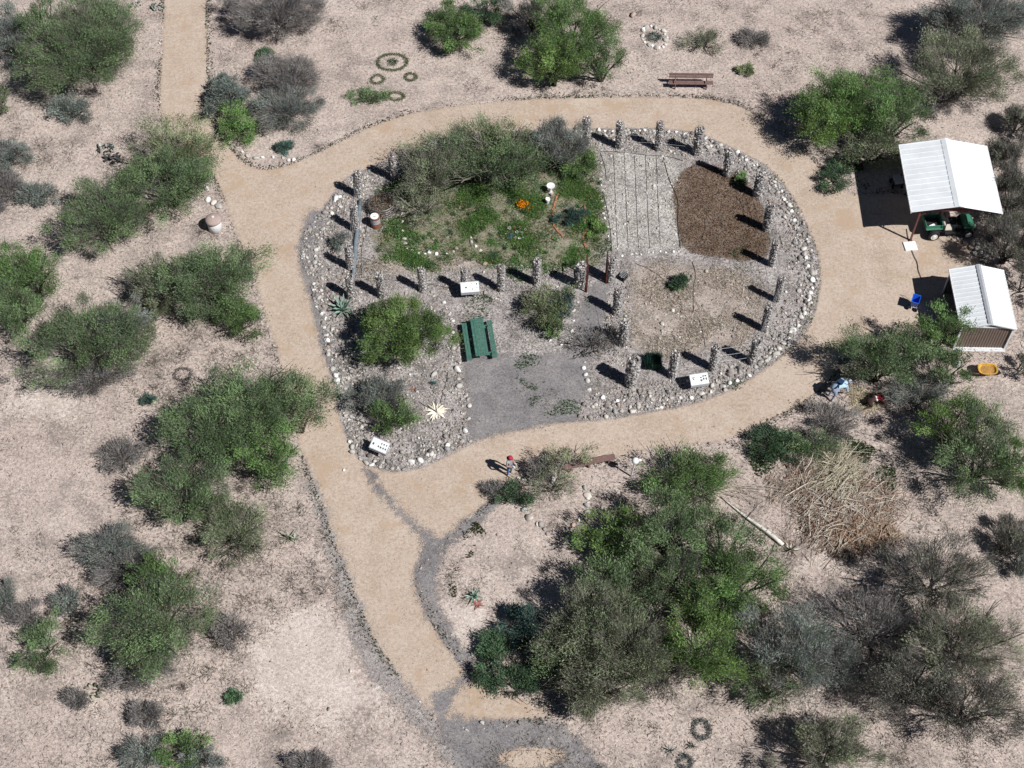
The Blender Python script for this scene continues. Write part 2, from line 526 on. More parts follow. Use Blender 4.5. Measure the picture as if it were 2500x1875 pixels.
# ---------------------------------------------------------------- rocks
def ico(sub):
    bm = bmesh.new()
    bmesh.ops.create_icosphere(bm, subdivisions=sub, radius=1.0)
    v = np.array([x.co[:] for x in bm.verts]); f = np.array([[q.index for q in p.verts] for p in bm.faces])
    bm.free()
    return v, f
ICO1 = ico(1); ICO2 = ico(2)
def rockshape(rng, base, k=0.28):
    v, f = base
    q = v.copy()
    for _ in range(5):
        d = rng.normal(size=3); d /= np.linalg.norm(d)
        h = rng.uniform(0.45, 0.85)
        s = q@d
        q -= np.outer(np.maximum(0, s-h)*0.85, d)
    q *= (1+rng.uniform(-k, k, (len(q), 1))*0.35)
    q *= np.array([1, rng.uniform(0.65, 0.95), rng.uniform(0.5, 0.8)])
    return q, f
RNG = np.random.default_rng(11)
ROCKS1 = [rockshape(RNG, ICO1) for _ in range(10)]
ROCKS2 = [rockshape(RNG, ICO2, 0.2) for _ in range(8)]
def rocks_np(rng, pos, size, cols, shapes=ROCKS1, sink=0.3):
    V = []; Fc = []; T = []; off = 0
    for i in range(len(pos)):
        v, f = shapes[rng.integers(len(shapes))]
        a = rng.uniform(0, 2*math.pi); ca, sa = math.cos(a), math.sin(a)
        R = np.array([[ca, -sa, 0], [sa, ca, 0], [0, 0, 1]])
        tl = rng.normal(0, 0.35, 2)
        Rx = np.array([[1, 0, tl[0]], [0, 1, tl[1]], [-tl[0], -tl[1], 1]])
        q = (v*size[i])@R.T@Rx.T+pos[i]
        q[:, 2] += size[i]*(0.6-sink)
        V.append(q); Fc.append(f+off); off += len(v)
        T.append(np.repeat(cols[i][None]*rng.uniform(0.85, 1.12), len(v), 0))
    return np.vstack(V), np.vstack(Fc), np.vstack(T)
M_rock = attrmat('rock', 0.9, var=0.22, vscale=14)
M_rubble = M_rock
PAL = np.array([(0.34,0.31,0.28),(0.42,0.38,0.34),(0.26,0.235,0.215),(0.5,0.46,0.41),(0.36,0.27,0.22),(0.20,0.185,0.175),(0.58,0.54,0.5),(0.30,0.29,0.29)])
PALW = np.array([(0.68,0.66,0.63),(0.56,0.53,0.49),(0.76,0.75,0.73),(0.42,0.40,0.37)])

def scatter_z(q, z=0.0):
    return np.column_stack([q, np.full(len(q), z)])
rg = np.random.default_rng(5)
# rubble mulch between the pillars and the path
q = scatter_in(rg, [island_w], 8200, smin=0.1, smax=1.9)
inner = scatter_in(rg, [topoly([(850,440),(900,420),(960,440),(900,520),(880,640),(870,720),(1120,740),(1180,860),(1130,1060),(900,1110),(850,980),(800,760),(790,600)],1)], 5000)
qs = [q, inner]
for poly, n in [([(1440,325),(1700,325),(1730,360),(1680,400),(1640,372),(1460,372)], 700),
                ([(1480,640),(1540,640),(1545,860),(1560,930),(1490,960),(1480,800)], 700),
                ([(1180,640),(1300,650),(1420,660),(1400,720),(1200,740),(1100,720),(900,735),(890,690)], 900),
                ([(1540,640),(1860,680),(1830,860),(1560,920)], 700),
                ([(1440,960),(1680,920),(1840,900),(1700,985),(1480,1015)], 500)]:
    qs.append(scatter_in(rg, [topoly(poly, 1)], n))
q = np.vstack(qs)
band = scatter_in(rg, [island_w], 1250, smin=0.1, smax=1.2)
q = q[sd_multi(q, [gp[3], gp[4]]) < -0.1]
sz = rg.gamma(1.8, 0.019, len(q))+0.016
v, f, t = rocks_np(rg, scatter_z(q), sz, PAL[rg.integers(len(PAL), size=len(q))]*rg.uniform(.6, 1.15, (len(q), 1)))
tag(link('rubble', npmesh('rubble', v, f, M_rubble, t)), 'loose grey and tan rubble covering the garden margins', 'rubble', kind='stuff')
band = band[sd_multi(band, [gp[2], gp[3], gp[4]]) < -0.1]
v, f, t = rocks_np(rg, scatter_z(band), rg.gamma(6, .013, len(band))+.025, PAL[np.array([0,1,2,3,7,0,6,5])[rg.integers(8, size=len(band))]]*rg.uniform(.7, 1.15, (len(band), 1)), ROCKS2)
tag(link('cobble_band', npmesh('cobble_band', v, f, M_rock, t)), 'rough band of grey and tan cobbles round the garden edge', 'cobbles', kind='stuff')
# pebbles across the open desert and the path verge
xs = []
for _ in range(4200):
    px, py = rg.uniform(-60, 2560), rg.uniform(-60, 1930)
    p = P(px, py); xs.append((p.x, p.y))
xs = np.array(xs)
s = sd_multi(xs, [outer_w])
xs = xs[s < -0.15]
vg = []
for pl in (outer_w,):
    e = np.vstack([pl, pl[:1]])
    a = along(e, 0.10, rg, 0.0)
    nrm = rg.normal(0, 0.22, a.shape)
    a = a+nrm
    sdv = sdist(a, outer_w)
    vg.append(a[(sdv < 0.02) & (sdv > -0.6)])
vg = np.vstack(vg)
pts = np.vstack([xs, vg])
sz = np.concatenate([rg.gamma(2.0, 0.012, len(xs))+0.012, rg.gamma(2.2, 0.016, len(vg))+0.015])
v, f, t = rocks_np(rg, scatter_z(pts), sz, PAL[rg.integers(len(PAL), size=len(pts))]*0.85)
tag(link('pebbles', npmesh('pebbles', v, f, M_rubble, t)), 'small pebbles strewn over desert and path verges', 'pebbles', kind='stuff')

# white border stones, each one an object
def rockmesh(i, pal):
    v, f = ROCKS2[i]
    q = v.copy()
    m = npmesh('border_stone', q, f, None, np.tile(pal, (len(v), 1)), smooth=False)
    m.materials.append(M_rock)
    return m
STONE = [rockmesh(i, PALW[i % 4]) for i in range(8)]
STONEG = [rockmesh(i, PAL[i % 8]*1.2) for i in range(8)]
rs = np.random.default_rng(21)
NST = [0]
def stones(pxs, spacing, size, label, group, meshes=None, jit=0.06, closed=False, z=0.0):
    pts = [P(x, y) for x, y in pxs]
    if closed: pts.append(pts[0])
    a = along([(p.x, p.y) for p in pts], spacing, rs, jit)
    for x, y in a:
        r = size*rs.uniform(0.6, 1.35)
        o = link('border_stone', (meshes or STONE)[rs.integers(8)])
        o.location = (x, y, r*0.3+z)
        o.rotation_euler = (rs.normal(0, 0.2), rs.normal(0, 0.2), rs.uniform(0, 6.28))
        o.scale = (r*rs.uniform(0.85, 1.3), r, r)
        tag(o, label, 'stone', group)
        NST[0] += 1
stones([(826,484),(812,508),(803,532),(795,548),(790,568),(778,597),(768,640),(765,680)], 0.62, 0.16, 'whitewashed stone in the border beside the upper left bend of the path', 'white stones of the upper left border')
stones([(765,690),(775,722),(783,765),(791,781),(795,812),(802,845),(810,877),(815,905),(822,935)], 0.5, 0.16, 'white stone in the left border next to the straight path', 'white stones of the left border')
stones([(858,1080),(862,1098),(873,1112),(885,1122),(905,1136),(920,1142)], 0.42, 0.17, 'pale stone of the corner edging below the lower left sign', 'stones of the lower left corner')
stones([(1000,1136),(1025,1126),(1050,1112),(1066,1102),(1105,1078),(1118,1070),(1140,1040),(1150,1010),(1140,960)], 0.7, 0.17, 'white stone in the border between dead agave and grey gravel', 'white stones beside the dead agave')
stones([(1116,900),(1118,940),(1130,960),(1140,985)], 0.6, 0.15, 'round white stone just below the green picnic table', 'white stones below the picnic table')
stones([(1440,322),(1480,320),(1540,320),(1600,319),(1660,325),(1690,332)], 0.42, 0.13, 'white stone in the top border above the ashy plot', 'white stones of the top border')
stones([(1722,338),(1745,350),(1770,362),(1800,375),(1830,395),(1855,418),(1880,443),(1905,465)], 0.45, 0.15, 'white stone in the upper right curve above the wood chip bed', 'white stones of the upper right curve')
stones([(1908,470),(1928,505),(1940,540),(1950,575),(1965,620),(1975,660),(1980,700),(1972,740)], 0.5, 0.17, 'white stone in the right hand curve facing the carport', 'white stones of the right curve')
stones([(1965,755),(1950,790),(1925,825),(1895,858),(1868,882),(1835,912)], 0.48, 0.17, 'white stone in the lower right curve beside the bend', 'white stones of the lower right curve')
stones([(1828,918),(1780,940),(1740,955),(1690,968),(1640,975),(1600,978),(1560,978),(1520,982),(1485,975),(1455,960)], 0.62, 0.15, 'white stone in the bottom border below the lower right sign', 'white stones of the bottom border')
stones([(1440,950),(1430,920),(1420,890),(1432,870)], 0.45, 0.14, 'pale stone edging the right of the grey gravel forecourt', 'stones right of the forecourt')
stones([(986,482),(984,510),(980,540),(984,570),(990,605),(1005,617),(1030,620),(1060,619),(1090,618),(1112,614),(1122,596)], 0.34, 0.11, 'small white stone ringing the bare branched shrub bed', 'white stones of the inner left bed')
stones([(1150,580),(1158,602),(1172,612),(1185,616)], 0.4, 0.12, 'small white stone at the foot of the flower clump', 'white stones below the flowers')
stones([(1466,400),(1468,440),(1472,480),(1478,520),(1482,560),(1490,600)], 0.55, 0.1, 'small pale stone left of the ashy plot', 'stones left of the ashy plot')
stones([(1500,628),(1540,622),(1580,618),(1620,616),(1660,612)], 0.4, 0.11, 'pale stone in the row below the ashy plot', 'stones below the ashy plot')
stones([(1410,740),(1404,760),(1400,790),(1396,820),(1380,845),(1330,830)], 0.6, 0.12, 'pale stone edging the gravel walk below the gate', 'stones along the gate walk')
stones([(1085,738),(1092,760),(1105,790),(1108,830)], 0.7, 0.12, 'white stone between round tree and picnic table', 'white stones right of the round tree')
stones([(1570,72),(1582,66),(1600,68),(1618,76),(1628,92),(1626,108),(1612,118),(1594,116),(1576,108),(1566,92)], 0.3, 0.16, 'white stone of the ring left above the brown bench', 'white ring stones in the desert', closed=True)
stones([(1285,1160),(1268,1178),(1264,1200),(1276,1222),(1282,1242),(1292,1262),(1312,1283),(1335,1297),(1362,1300),(1395,1290),(1418,1270),(1432,1245),(1440,1215),(1428,1188)], 0.27, 0.15, 'grey-white stone ringing the shrub below the plank bench', 'ring stones under the bench shrub', meshes=STONEG, jit=.1)
stones([(580,358),(592,372),(605,382),(630,384),(658,386),(690,386),(712,392),(722,396)], 0.5, 0.15, 'pale stone on the wedge where the two upper paths meet', 'stones on the upper path wedge')
for px, py, r, lab in [(1547,38,0.26,'lone grey boulder above the white stone ring'),(170,1492,0.12,'lone white stone between two bushes at lower left'),
                       (508,489,0.2,'first pale stone above the lidded concrete bin'),(522,496,0.2,'middle pale stone above the lidded concrete bin'),(534,505,0.22,'lowest pale stone just above the lidded concrete bin'),
                       (819,487,0.24,'largest white stone in the upper left border'),(1006,1128,0.22,'long white slab in the bottom left edging'),
                       (505,462,0.18,'white stone at the edge of the yellow-green tree'),(1060,916,0.2,'white stone left of the dark agave'),
                       (1116,903,0.24,'large round white stone beneath the green picnic table'),(1346,1172,0.28,'white boulder inside the bench shrub'),
                       (2335,888,0.3,'brown angular rock in front of the white shed'),(840,1148,0.1,'small reddish stone on the lower path')]:
    p = P(px, py)
    o = link('boulder' if r > 0.25 else 'stone', (STONEG if 'grey' in lab or 'brown' in lab or 'reddish' in lab else STONE)[rs.integers(8)])
    o.location = (p.x, p.y, r*0.35); o.scale = (r*1.25, r, r); o.rotation_euler = (0, 0, rs.uniform(0, 6))
    tag(o, lab, 'stone')
print('border stones', NST[0])
# heap of white rocks at the carport's right post
rp = P(2393, 605)
k = 0
for dx, dy, z, r in [(-.5,.2,0,.3),(-.1,.35,0,.26),(.4,.3,0,.3),(.7,.0,0,.24),(-.75,-.1,0,.22),(-.3,-.2,.05,.3),(.2,-.15,.1,.38),(.55,-.4,0,.28),(-.55,-.6,0,.24),(-.15,-.65,0,.26),(.25,-.8,0,.24),(.05,.1,.35,.3),(.35,.1,.3,.26),(-.25,.1,.3,.24)]:
    o = link('heap_rock', STONE[(k*3) % 8] if k % 4 else STONEG[k % 8]); k += 1
    o.location = (rp.x+dx*0.8, rp.y+dy*0.8, r*0.4+z); o.scale = (r, r*0.8, r*0.8); o.rotation_euler = (k, k*2, k*1.7)
    tag(o, 'white rock piled round the foot of the right carport post', 'rock', 'white rocks at the carport post')

# ---------------------------------------------------------------- foliage
def unit(a):
    return a/np.maximum(1e-9, np.linalg.norm(a, axis=1, keepdims=True))
def blades(p, d, ln, wd, rng, cols, bend=0.0):
    """diamond shaped leaves: base p, direction d"""
    n = len(p)
    r = unit(rng.normal(size=(n, 3)))
    w = unit(np.cross(d, r))*wd[:, None]
    mid = p+d*(ln*0.5)[:, None]
    tip = p+d*ln[:, None]
    if bend: tip[:, 2] -= bend*ln
    V = np.stack([p, mid+w, tip, mid-w], 1).reshape(-1, 3)
    Fc = np.arange(4*n).reshape(n, 4)
    return V, Fc, np.repeat(cols, 4, 0)
PRE = {  # leaf colours: main, second, share of second, twig colour
 'G': ((0.190,0.320,0.110),(0.130,0.220,0.085),0.30,(0.11,0.105,0.08)),
 'B': ((0.225,0.350,0.110),(0.150,0.255,0.085),0.30,(0.11,0.105,0.08)),
 'M': ((0.195,0.290,0.135),(0.135,0.200,0.105),0.35,(0.12,0.11,0.095)),
 'O': ((0.240,0.290,0.170),(0.175,0.210,0.130),0.40,(0.15,0.135,0.12)),
 'Y': ((0.290,0.335,0.190),(0.210,0.270,0.130),0.40,(0.20,0.18,0.14)),
 'T': ((0.235,0.280,0.250),(0.165,0.195,0.180),0.40,(0.18,0.17,0.16)),
 'X': ((0.290,0.278,0.260),(0.200,0.192,0.185),0.50,(0.16,0.15,0.145)),
 'K': ((0.240,0.255,0.190),(0.165,0.165,0.140),0.50,(0.10,0.092,0.085)),
 'D': ((0.090,0.165,0.085),(0.055,0.100,0.060),0.35,(0.06,0.06,0.05)),
 'S': ((0.110,0.200,0.170),(0.070,0.130,0.115),0.40,(0.06,0.06,0.05)),
}
M_leaf = attrmat('foliage', 0.7, trans=0.34, spec=0.15, var=0.15)
M_bark = simple('bark', (0.06, 0.052, 0.045), 0.9, 0.35, 6, bmp=0.4)
M_pbark = simple('pale_bark', (0.19, 0.17, 0.15), 0.9, 0.3, 6, bmp=0.4)

def branches(rng, rx, ry, h, nl, mat, name, parent, r0=0.05, low=0.15, sub=5, vase=0.0):
    mb = MB()
    for i in range(nl):
        a = 2*math.pi*(i+rng.uniform(-.3, .3))/nl
        rr = rng.uniform(0.45, 0.95)
        tgt = np.array([rx*rr*math.cos(a), ry*rr*math.sin(a), h*rng.uniform(0.5, 0.95)])
        st = np.array([rng.normal(0, 0.10), rng.normal(0, 0.10), -0.05])
        pts = []
        for k in range(6):
            t = k/5
            b = st*(1-t)+tgt*t
            b[2] = st[2]*(1-t)+tgt[2]*(t**(0.75+vase))
            b += rng.normal(0, 0.07*min(rx, 1.6), 3)*t*(1.2-t)
            pts.append(b)
        rs_ = [r0*(1-0.8*k/5) for k in range(6)]
        mb.tube(pts, rs_, 5)
        for j in range(sub):
            k = rng.integers(1, 5)
            s0 = pts[k]
            d = np.array([math.cos(a+rng.normal(0, .9))*rx, math.sin(a+rng.normal(0, .9))*ry, h*rng.uniform(0.0, 0.7)])*rng.uniform(0.25, 0.5)
            m1 = s0+d*0.5+rng.normal(0, 0.08, 3)
            mb.tube([s0, m1, s0+d], [rs_[k]*0.55, rs_[k]*0.38, 0.006], 4)
    return mb.build(name, mat, parent, smooth=True)

def crown(rng, rx, ry, h, n, pre, z0=0.12, ll=0.17, lw=0.022, ncl=None, spread=0.30, wisp=0.12, lump=0.16, top=0.0, twigs=0.25, bright=1.0):
    c1, c2, share, tw = PRE[pre]
    c1 = np.array(c1); c2 = np.array(c2); tw = np.array(tw)
    ncl = ncl or max(10, int(15*rx*ry)+8)
    zc = h*(z0+1)/2*0.92; hz = h*(1-z0)/2
    th = rng.uniform(0, 2*math.pi, ncl)
    cp = rng.uniform(-0.75, 1.0, ncl)                # cos of polar angle, more above
    sp = np.sqrt(1-cp**2)
    ph = rng.uniform(0, 6.28, 4)
    lob = 1+lump*np.sin(2*th+ph[0])+lump*0.8*np.sin(3*th+ph[1])+lump*0.6*np.sin(5*th+ph[2])
    rr = (0.22+0.78*rng.uniform(0, 1, ncl)**0.5)*lob
    C = np.stack([rx*rr*sp*np.cos(th), ry*rr*sp*np.sin(th), zc+hz*np.minimum(rr, 1.05)*cp*0.9], 1)
    C[:, 2] = np.maximum(C[:, 2], h*z0*0.6+0.08)
    ccol = np.where(rng.uniform(size=(ncl, 1)) < share, c2, c1)*rng.uniform(0.68, 1.36, (ncl, 1))
    csz = rng.uniform(0.6, 1.25, ncl)*spread*(rx*ry)**0.25*0.80
    k = rng.choice(ncl, n, p=csz**2/np.sum(csz**2))
    g_ = rng.normal(size=(n, 3))*np.array([1, 1, 0.62])
    p = C[k]+g_*csz[k][:, None]*0.62
    w = rng.uniform(size=n) < wisp
    p[w] += (p[w]-np.array([0, 0, zc]))*rng.uniform(0.02, 0.22, (w.sum(), 1))
    p[:, 2] = np.clip(p[:, 2], 0.03, None)
    cd = unit(unit(C-np.array([0, 0, zc*0.3]))+rng.normal(0, .45, (ncl, 3)))
    d = cd[k]*0.9+unit(rng.normal(size=(n, 3)))*0.55
    d[:, 2] += 0.12
    d = unit(d)
    ln = ll*rng.uniform(0.55, 1.5, n); wd = lw*rng.uniform(0.6, 1.4, n)
    col = ccol[k]*rng.uniform(0.82, 1.2, (n, 1))*bright
    dry = rng.uniform(size=n) < 0.05
    col[dry] = np.array([0.2, 0.17, 0.10])*rng.uniform(0.7, 1.2, (dry.sum(), 1))
    V, Fc, T = blades(p, d, ln, wd, rng, col)
    # twigs: long thin slivers radiating outwards
    m = int(n*twigs*0.55)
    if m:
        k = rng.integers(ncl, size=m)
        e = C[k]+rng.normal(size=(m, 3))*csz[k][:, None]*0.7
        d = unit(e-np.array([0, 0, 0.1]))+rng.normal(size=(m, 3))*0.28
        d = unit(d)
        ln = rng.uniform(0.35, 0.95, m)*min(1.0, 0.45+0.3*rx)
        st = e-d*(ln*0.6)[:, None]
        st[:, 2] = np.maximum(st[:, 2], 0.02)
        V2, F2, T2 = blades(st, d, ln, rng.uniform(0.005, 0.011, m), rng, np.tile(tw, (m, 1))*rng.uniform(0.7, 2.8, (m, 1)))
        V = np.vstack([V, V2]); Fc = np.vstack([Fc, F2+n*4]); T = np.vstack([T, T2])
    return V, Fc, T

def shrub(cx, cy, rpx, rpy, h, pre, label, dens=1.0, kind='shrub', seed=None, group=None, src=False, z0=0.12, ll=0.13, lw=0.020,
          nl=None, pale=False, wisp=0.12, twigs=0.16, lump=0.16, bright=1.0, cat=None, r0=None, spread=0.30, low=False):
    """cx, cy: where the crown's middle shows in the photograph; rpx, rpy: half sizes there"""
    if not src: cx, cy, rpx, rpy = cx*K, cy*K, rpx*K, rpy*K
    if h >= 2.4 and not low:
        h *= 1.32; z0 = max(z0, .24)
    zc = 0.5*h*(1+z0*.5)
    c = P(cx, cy, zc)
    m = mpp(cy)
    rx = rpx*m
    half = rpy*m
    ry = max(half*0.55, math.sqrt(max(0.05, half**2-(0.20*h)**2)))/0.80
    rng = np.random.default_rng(seed if seed is not None else int(cx*7+cy*13) % 99991)
    root = thing(kind, label, cat or ('tree' if kind in ('mesquite_tree', 'tree') else 'shrub' if kind != 'mesquite_tree' else 'tree'), (c.x, c.y, 0), 0, group)
    rx *= 1.16; ry *= 1.10
    n = int(2900*rx*ry*dens)+500
    nl = nl if nl is not None else max(4, int(4+rx*1.6))
    V, Fc, T = crown(rng, rx*0.92, ry*0.92, h, n, pre, z0, ll, lw, None, spread, wisp, lump, 0, twigs, bright)
    link('crown', npmesh('crown', V, Fc, M_leaf, T), root)
    branches(rng, rx, ry, h*0.9, nl, M_pbark if pale else M_bark, 'trunk' if kind.endswith('tree') else 'stems', root, r0 or (0.03+0.012*rx+0.008*h), sub=6 if rx > 1.2 else 3)
    return root
# ---------------------------------------------------------------- trees and shrubs (overview readings)
T_ = 'mesquite_tree'
S = shrub
# upper left
S(175,95,118,104,3.6,'M','large olive mesquite with grey twigs left of the top path',1.15,T_,z0=.18,twigs=.5)
S(95,60,50,55,3.4,'M','greener lobe of bush on the left flank of the big olive mesquite',.8,T_,z0=.2)
S(18,75,52,62,2.4,'T','grey-teal shrub cut by the upper left picture edge',.9,twigs=.5)
S(152,237,44,30,1.2,'T','low teal-grey shrub just below the big olive mesquite',.8)
S(595,22,86,58,2.4,'X','bare grey twiggy shrub at the top between path and ringed plants',.55,twigs=1.6,lump=.25)
S(617,165,60,48,1.9,'X','grey sparse upper half bush beside the teal shrub',.7,twigs=1.2)
S(622,230,60,52,2.0,'T','dark grey-green bush above the path wedge',.75,twigs=1.1)
S(487,202,46,42,1.9,'T','teal shrub on the right edge of the top path',1.1,ll=.2)
S(516,266,42,44,1.7,'G','bright green shrub below the teal one at the path wedge',1.1)
S(372,315,92,58,3.2,'Y','airy yellow-green mesquite top leaning over the tan path',.55,T_,pale=True,wisp=.3,z0=.3,lump=.25)
S(362,385,92,78,3.2,'M','dense green mesquite beside the path junction',1.1,T_)
S(222,465,92,72,2.8,'M','olive mesquite with dark lower twigs left of the concrete bin',.85,T_,lump=.22,twigs=.5)
S(18,335,40,38,1.5,'T','small dull teal shrub at the left edge, third from the top',.8,twigs=.7)
S(12,405,40,38,1.3,'X','grey bare shrub at the left edge under the dull teal one',.7,twigs=1.2)
S(80,418,42,28,1.2,'T','low dark teal shrub right of the grey bare shrub',.8)
S(0,215,12,32,1.6,'O','olive tuft on the very left edge of the photograph',.9)
S(55,590,72,66,2.8,'G','round fresh green mesquite at the left edge',1.1,T_)
S(30,665,62,58,2.4,'M','darker mesquite below the fresh green one at the left edge',.9,T_)
S(182,735,118,82,2.9,'M','broad green-grey mesquite in the middle of the left edge group',.85,T_,lump=.22,twigs=.45)
S(250,700,60,55,2.5,'T','grey-teal side of bush right of the broad mesquite',.6,twigs=.7)
S(190,805,80,34,1.6,'X','grey twiggy skirt of brush under the broad mesquite',.6,twigs=1.3)
S(455,600,100,72,3.2,'M','broad green mesquite leaning to the straight path below the bin',1.05,T_)
S(345,610,78,52,2.4,'O','olive half-bare mesquite left of the broad leaning one',.65,T_,lump=.25,twigs=.6)
S(512,690,50,42,1.8,'G','dark green shrub at the lower right foot of the leaning mesquite',1.2,bright=.75)
S(330,672,34,28,1.4,'O','small olive shrub under the half-bare mesquite',.7,twigs=.6)
S(262,985,44,34,1.0,'X','low bare grey shrub alone on the pale ground',.35,twigs=1.2)
S(560,870,118,78,3.6,'M','tall green mesquite overhanging the straight path',1.0,T_,wisp=.2)
S(640,880,52,62,3.0,'Y','thin yellow-green branches reaching over the straight path',.4,T_,pale=True,wisp=.35,z0=.35)
S(470,930,105,85,3.2,'M','dense mesquite left of the tall overhanging one',1.05,T_)
S(575,985,72,62,2.8,'G','vivid green mesquite lobe near the left path edge',1.0,T_)
S(438,965,40,22,2.2,'X','pale grey dead bush in the middle of the green mesquites',.5,twigs=2.0,pale=True,bright=1.7)
S(400,1065,92,66,2.6,'M','green-grey mesquite below the dense left group',.95,T_,twigs=.4)
S(505,1148,68,58,2.2,'O','olive shrub lowest in the middle left group',.85,lump=.22)
S(235,1185,84,42,1.9,'T','grey-green thin bush above the grey bare patch',.65,twigs=.9)
S(270,1228,60,36,1.5,'X','purple-grey bare bush between two green ones',.55,twigs=1.6)
S(318,1345,108,92,3.3,'M','large dark green mesquite of the lower left',1.0,T_,twigs=.4)
S(355,1255,62,50,2.6,'G','small green crown on top of the large lower left mesquite',.8,T_,bright=.85)
S(300,1440,70,36,1.4,'X','grey bare brush under the large lower left mesquite',.5,twigs=1.2)
S(92,1395,44,56,1.7,'M','small green shrub near the left edge low down',.8,lump=.25)
S(62,1330,40,36,1.3,'X','grey bare shrub above the small green one',.5,twigs=1.1)
S(138,1298,34,24,1.0,'T','small grey shrub next to the lone white stone',.5,twigs=.9)
S(12,1290,24,36,1.0,'T','little grey clump cut by the left edge',.5,twigs=.9)
S(496,1362,42,42,1.8,'X','grey dead sapling with a leaning pale stem',.22,'dead_sapling',twigs=.8,cat='dead tree')
S(392,1622,52,34,1.3,'G','bright green bush on the bottom edge at left',.9)
S(430,1640,42,26,1.4,'T','grey-teal bush touching the bright green one on the bottom edge',.7,twigs=.8)
S(310,1632,56,34,1.1,'T','dull green low bush left of the bright green bottom one',.45,twigs=.8)
S(318,1548,38,30,1.0,'X','grey curled twig clump in the lower left sand',.45,twigs=1.6)
S(168,1510,34,20,.7,'X','flat grey twig mat below the small green shrub',.45,twigs=1.2)
S(672,1652,48,22,1.0,'X','dark twig clump on the bottom edge left of the gravel',.6,twigs=1.4)
# top middle
S(984,62,56,54,2.3,'G','round green shrub at the top left of the brown bench',1.25,bright=.85)
S(1045,18,46,30,2.0,'D','dark green bush behind the round green shrub at the top edge',.9,bright=1.5)
S(1150,20,44,34,2.4,'X','reddish bare branches at the top edge between two green trees',.35,twigs=1.6,lump=.3)
S(1235,60,88,66,3.6,'G','tall bright green mesquite above the loop path',1.1,T_)
S(1200,125,62,52,3.0,'B','lightest green lower left lobe of tree above the loop',1.15,T_)
S(1300,125,50,44,2.6,'M','mid green mesquite on the right of the bright pair',1.0,T_)
S(1518,85,44,30,1.1,'O','thin olive shrub right of the white stone ring',.2,twigs=.7)
S(1628,82,34,22,.8,'X','low grey shrub between ring and right hand trees',.35,twigs=1.2)
# upper right
S(1850,215,104,72,3.6,'G','big bright green mesquite at the upper right bend',1.2,T_)
S(1790,250,62,58,3.0,'B','light green left lobe of tree on the upper right bend',1.1,T_)
S(1935,250,62,58,3.2,'M','green right hand mesquite touching the bright one',1.0,T_)
S(1890,318,92,42,2.3,'O','olive mesquite just above the carport shadow',.75,T_,lump=.22)
S(1808,378,34,34,1.1,'D','dark green low shrub on the bend left of the carport shadow',.9,bright=1.3)
S(2080,145,84,88,3.6,'O','olive mesquite with black limbs top right',.75,T_,twigs=.6,lump=.25,r0=.09)
S(2120,35,120,62,3.4,'T','large grey-teal bush in the top right corner',1.0,T_,twigs=.6)
S(2040,200,46,44,1.8,'X','bare brown branches below the olive mesquite top right',.2,twigs=1.4)
S(2200,262,30,44,1.8,'K','dark shrub at the right edge above the carport',.8,twigs=1.1)
S(2172,335,44,34,1.6,'K','blackish brush behind the carport corner',.8,twigs=1.3)
S(2190,420,48,62,2.8,'K','dark olive mesquite right of the carport',.9,T_,twigs=1.0)
S(2185,520,46,66,2.6,'K','black limbed mesquite right of the white rock heap',.9,T_,twigs=1.2,r0=.08)
S(2215,610,14,36,1.6,'K','dark tuft at the right edge beside the shed',.8)
# right of path
S(1905,775,92,70,2.8,'M','olive-green mesquite in front of the shed',.9,T_,lump=.22)
S(2030,715,62,48,3.4,'G','vivid green mesquite touching the shed roof',.8,T_)
S(2052,792,46,44,2.4,'M','green mesquite covering the front shed wall',.8,T_)
S(1985,850,80,30,1.4,'T','grey-green undergrowth below the shed mesquite',.6,twigs=1.0)
S(2062,910,66,52,3.0,'B','bright yellow-green mesquite at the right below the shed',1.1,T_)
S(2120,985,84,84,3.2,'M','large green mesquite under the bright yellow-green one',.9,T_,lump=.22,twigs=.5)
S(2195,1000,36,70,2.8,'G','green mesquite cut by the right edge',.8,T_,bright=.85)
S(2190,1175,34,52,1.8,'K','dark twig bush at the right edge halfway down',.8,twigs=1.3)
S(2205,1210,18,30,1.4,'T','small teal bush on the right edge',.8)
S(2030,1240,108,72,3.0,'K','wide dark twiggy mesquite on the right',.34,T_,twigs=1.6,lump=.22,r0=.08)
S(2085,1385,115,84,3.4,'O','broad dark olive mesquite of the lower right',.45,T_,twigs=1.3,r0=.09)
S(2100,1520,100,74,3.2,'K','lowest of the dark olive mesquites in the lower right corner',.42,T_,twigs=1.3,r0=.09)
S(1965,1475,84,76,2.8,'K','grey half-bare mesquite left of the lower right pair',.42,T_,twigs=1.4)
S(1880,1345,104,70,2.4,'X','pale grey thin bush above the half-bare mesquite',.25,twigs=1.2,lump=.25)
S(1820,1430,58,60,2.2,'T','grey-green bush between the two mesquite groups',.5,twigs=1.1)
S(1705,1400,92,92,3.2,'T','grey-green mesquite right of the bright hanging one',.6,T_,twigs=.7)
S(1755,1380,30,34,2.6,'B','small bright green clump in the grey-green mesquite',.9,T_)
S(1670,1475,66,56,2.4,'M','green-grey mesquite with black branches low down',.6,T_,twigs=.9)
S(1790,1620,100,56,2.4,'O','olive fan shaped shrub on the bottom edge',.6,twigs=1.0,lump=.25)
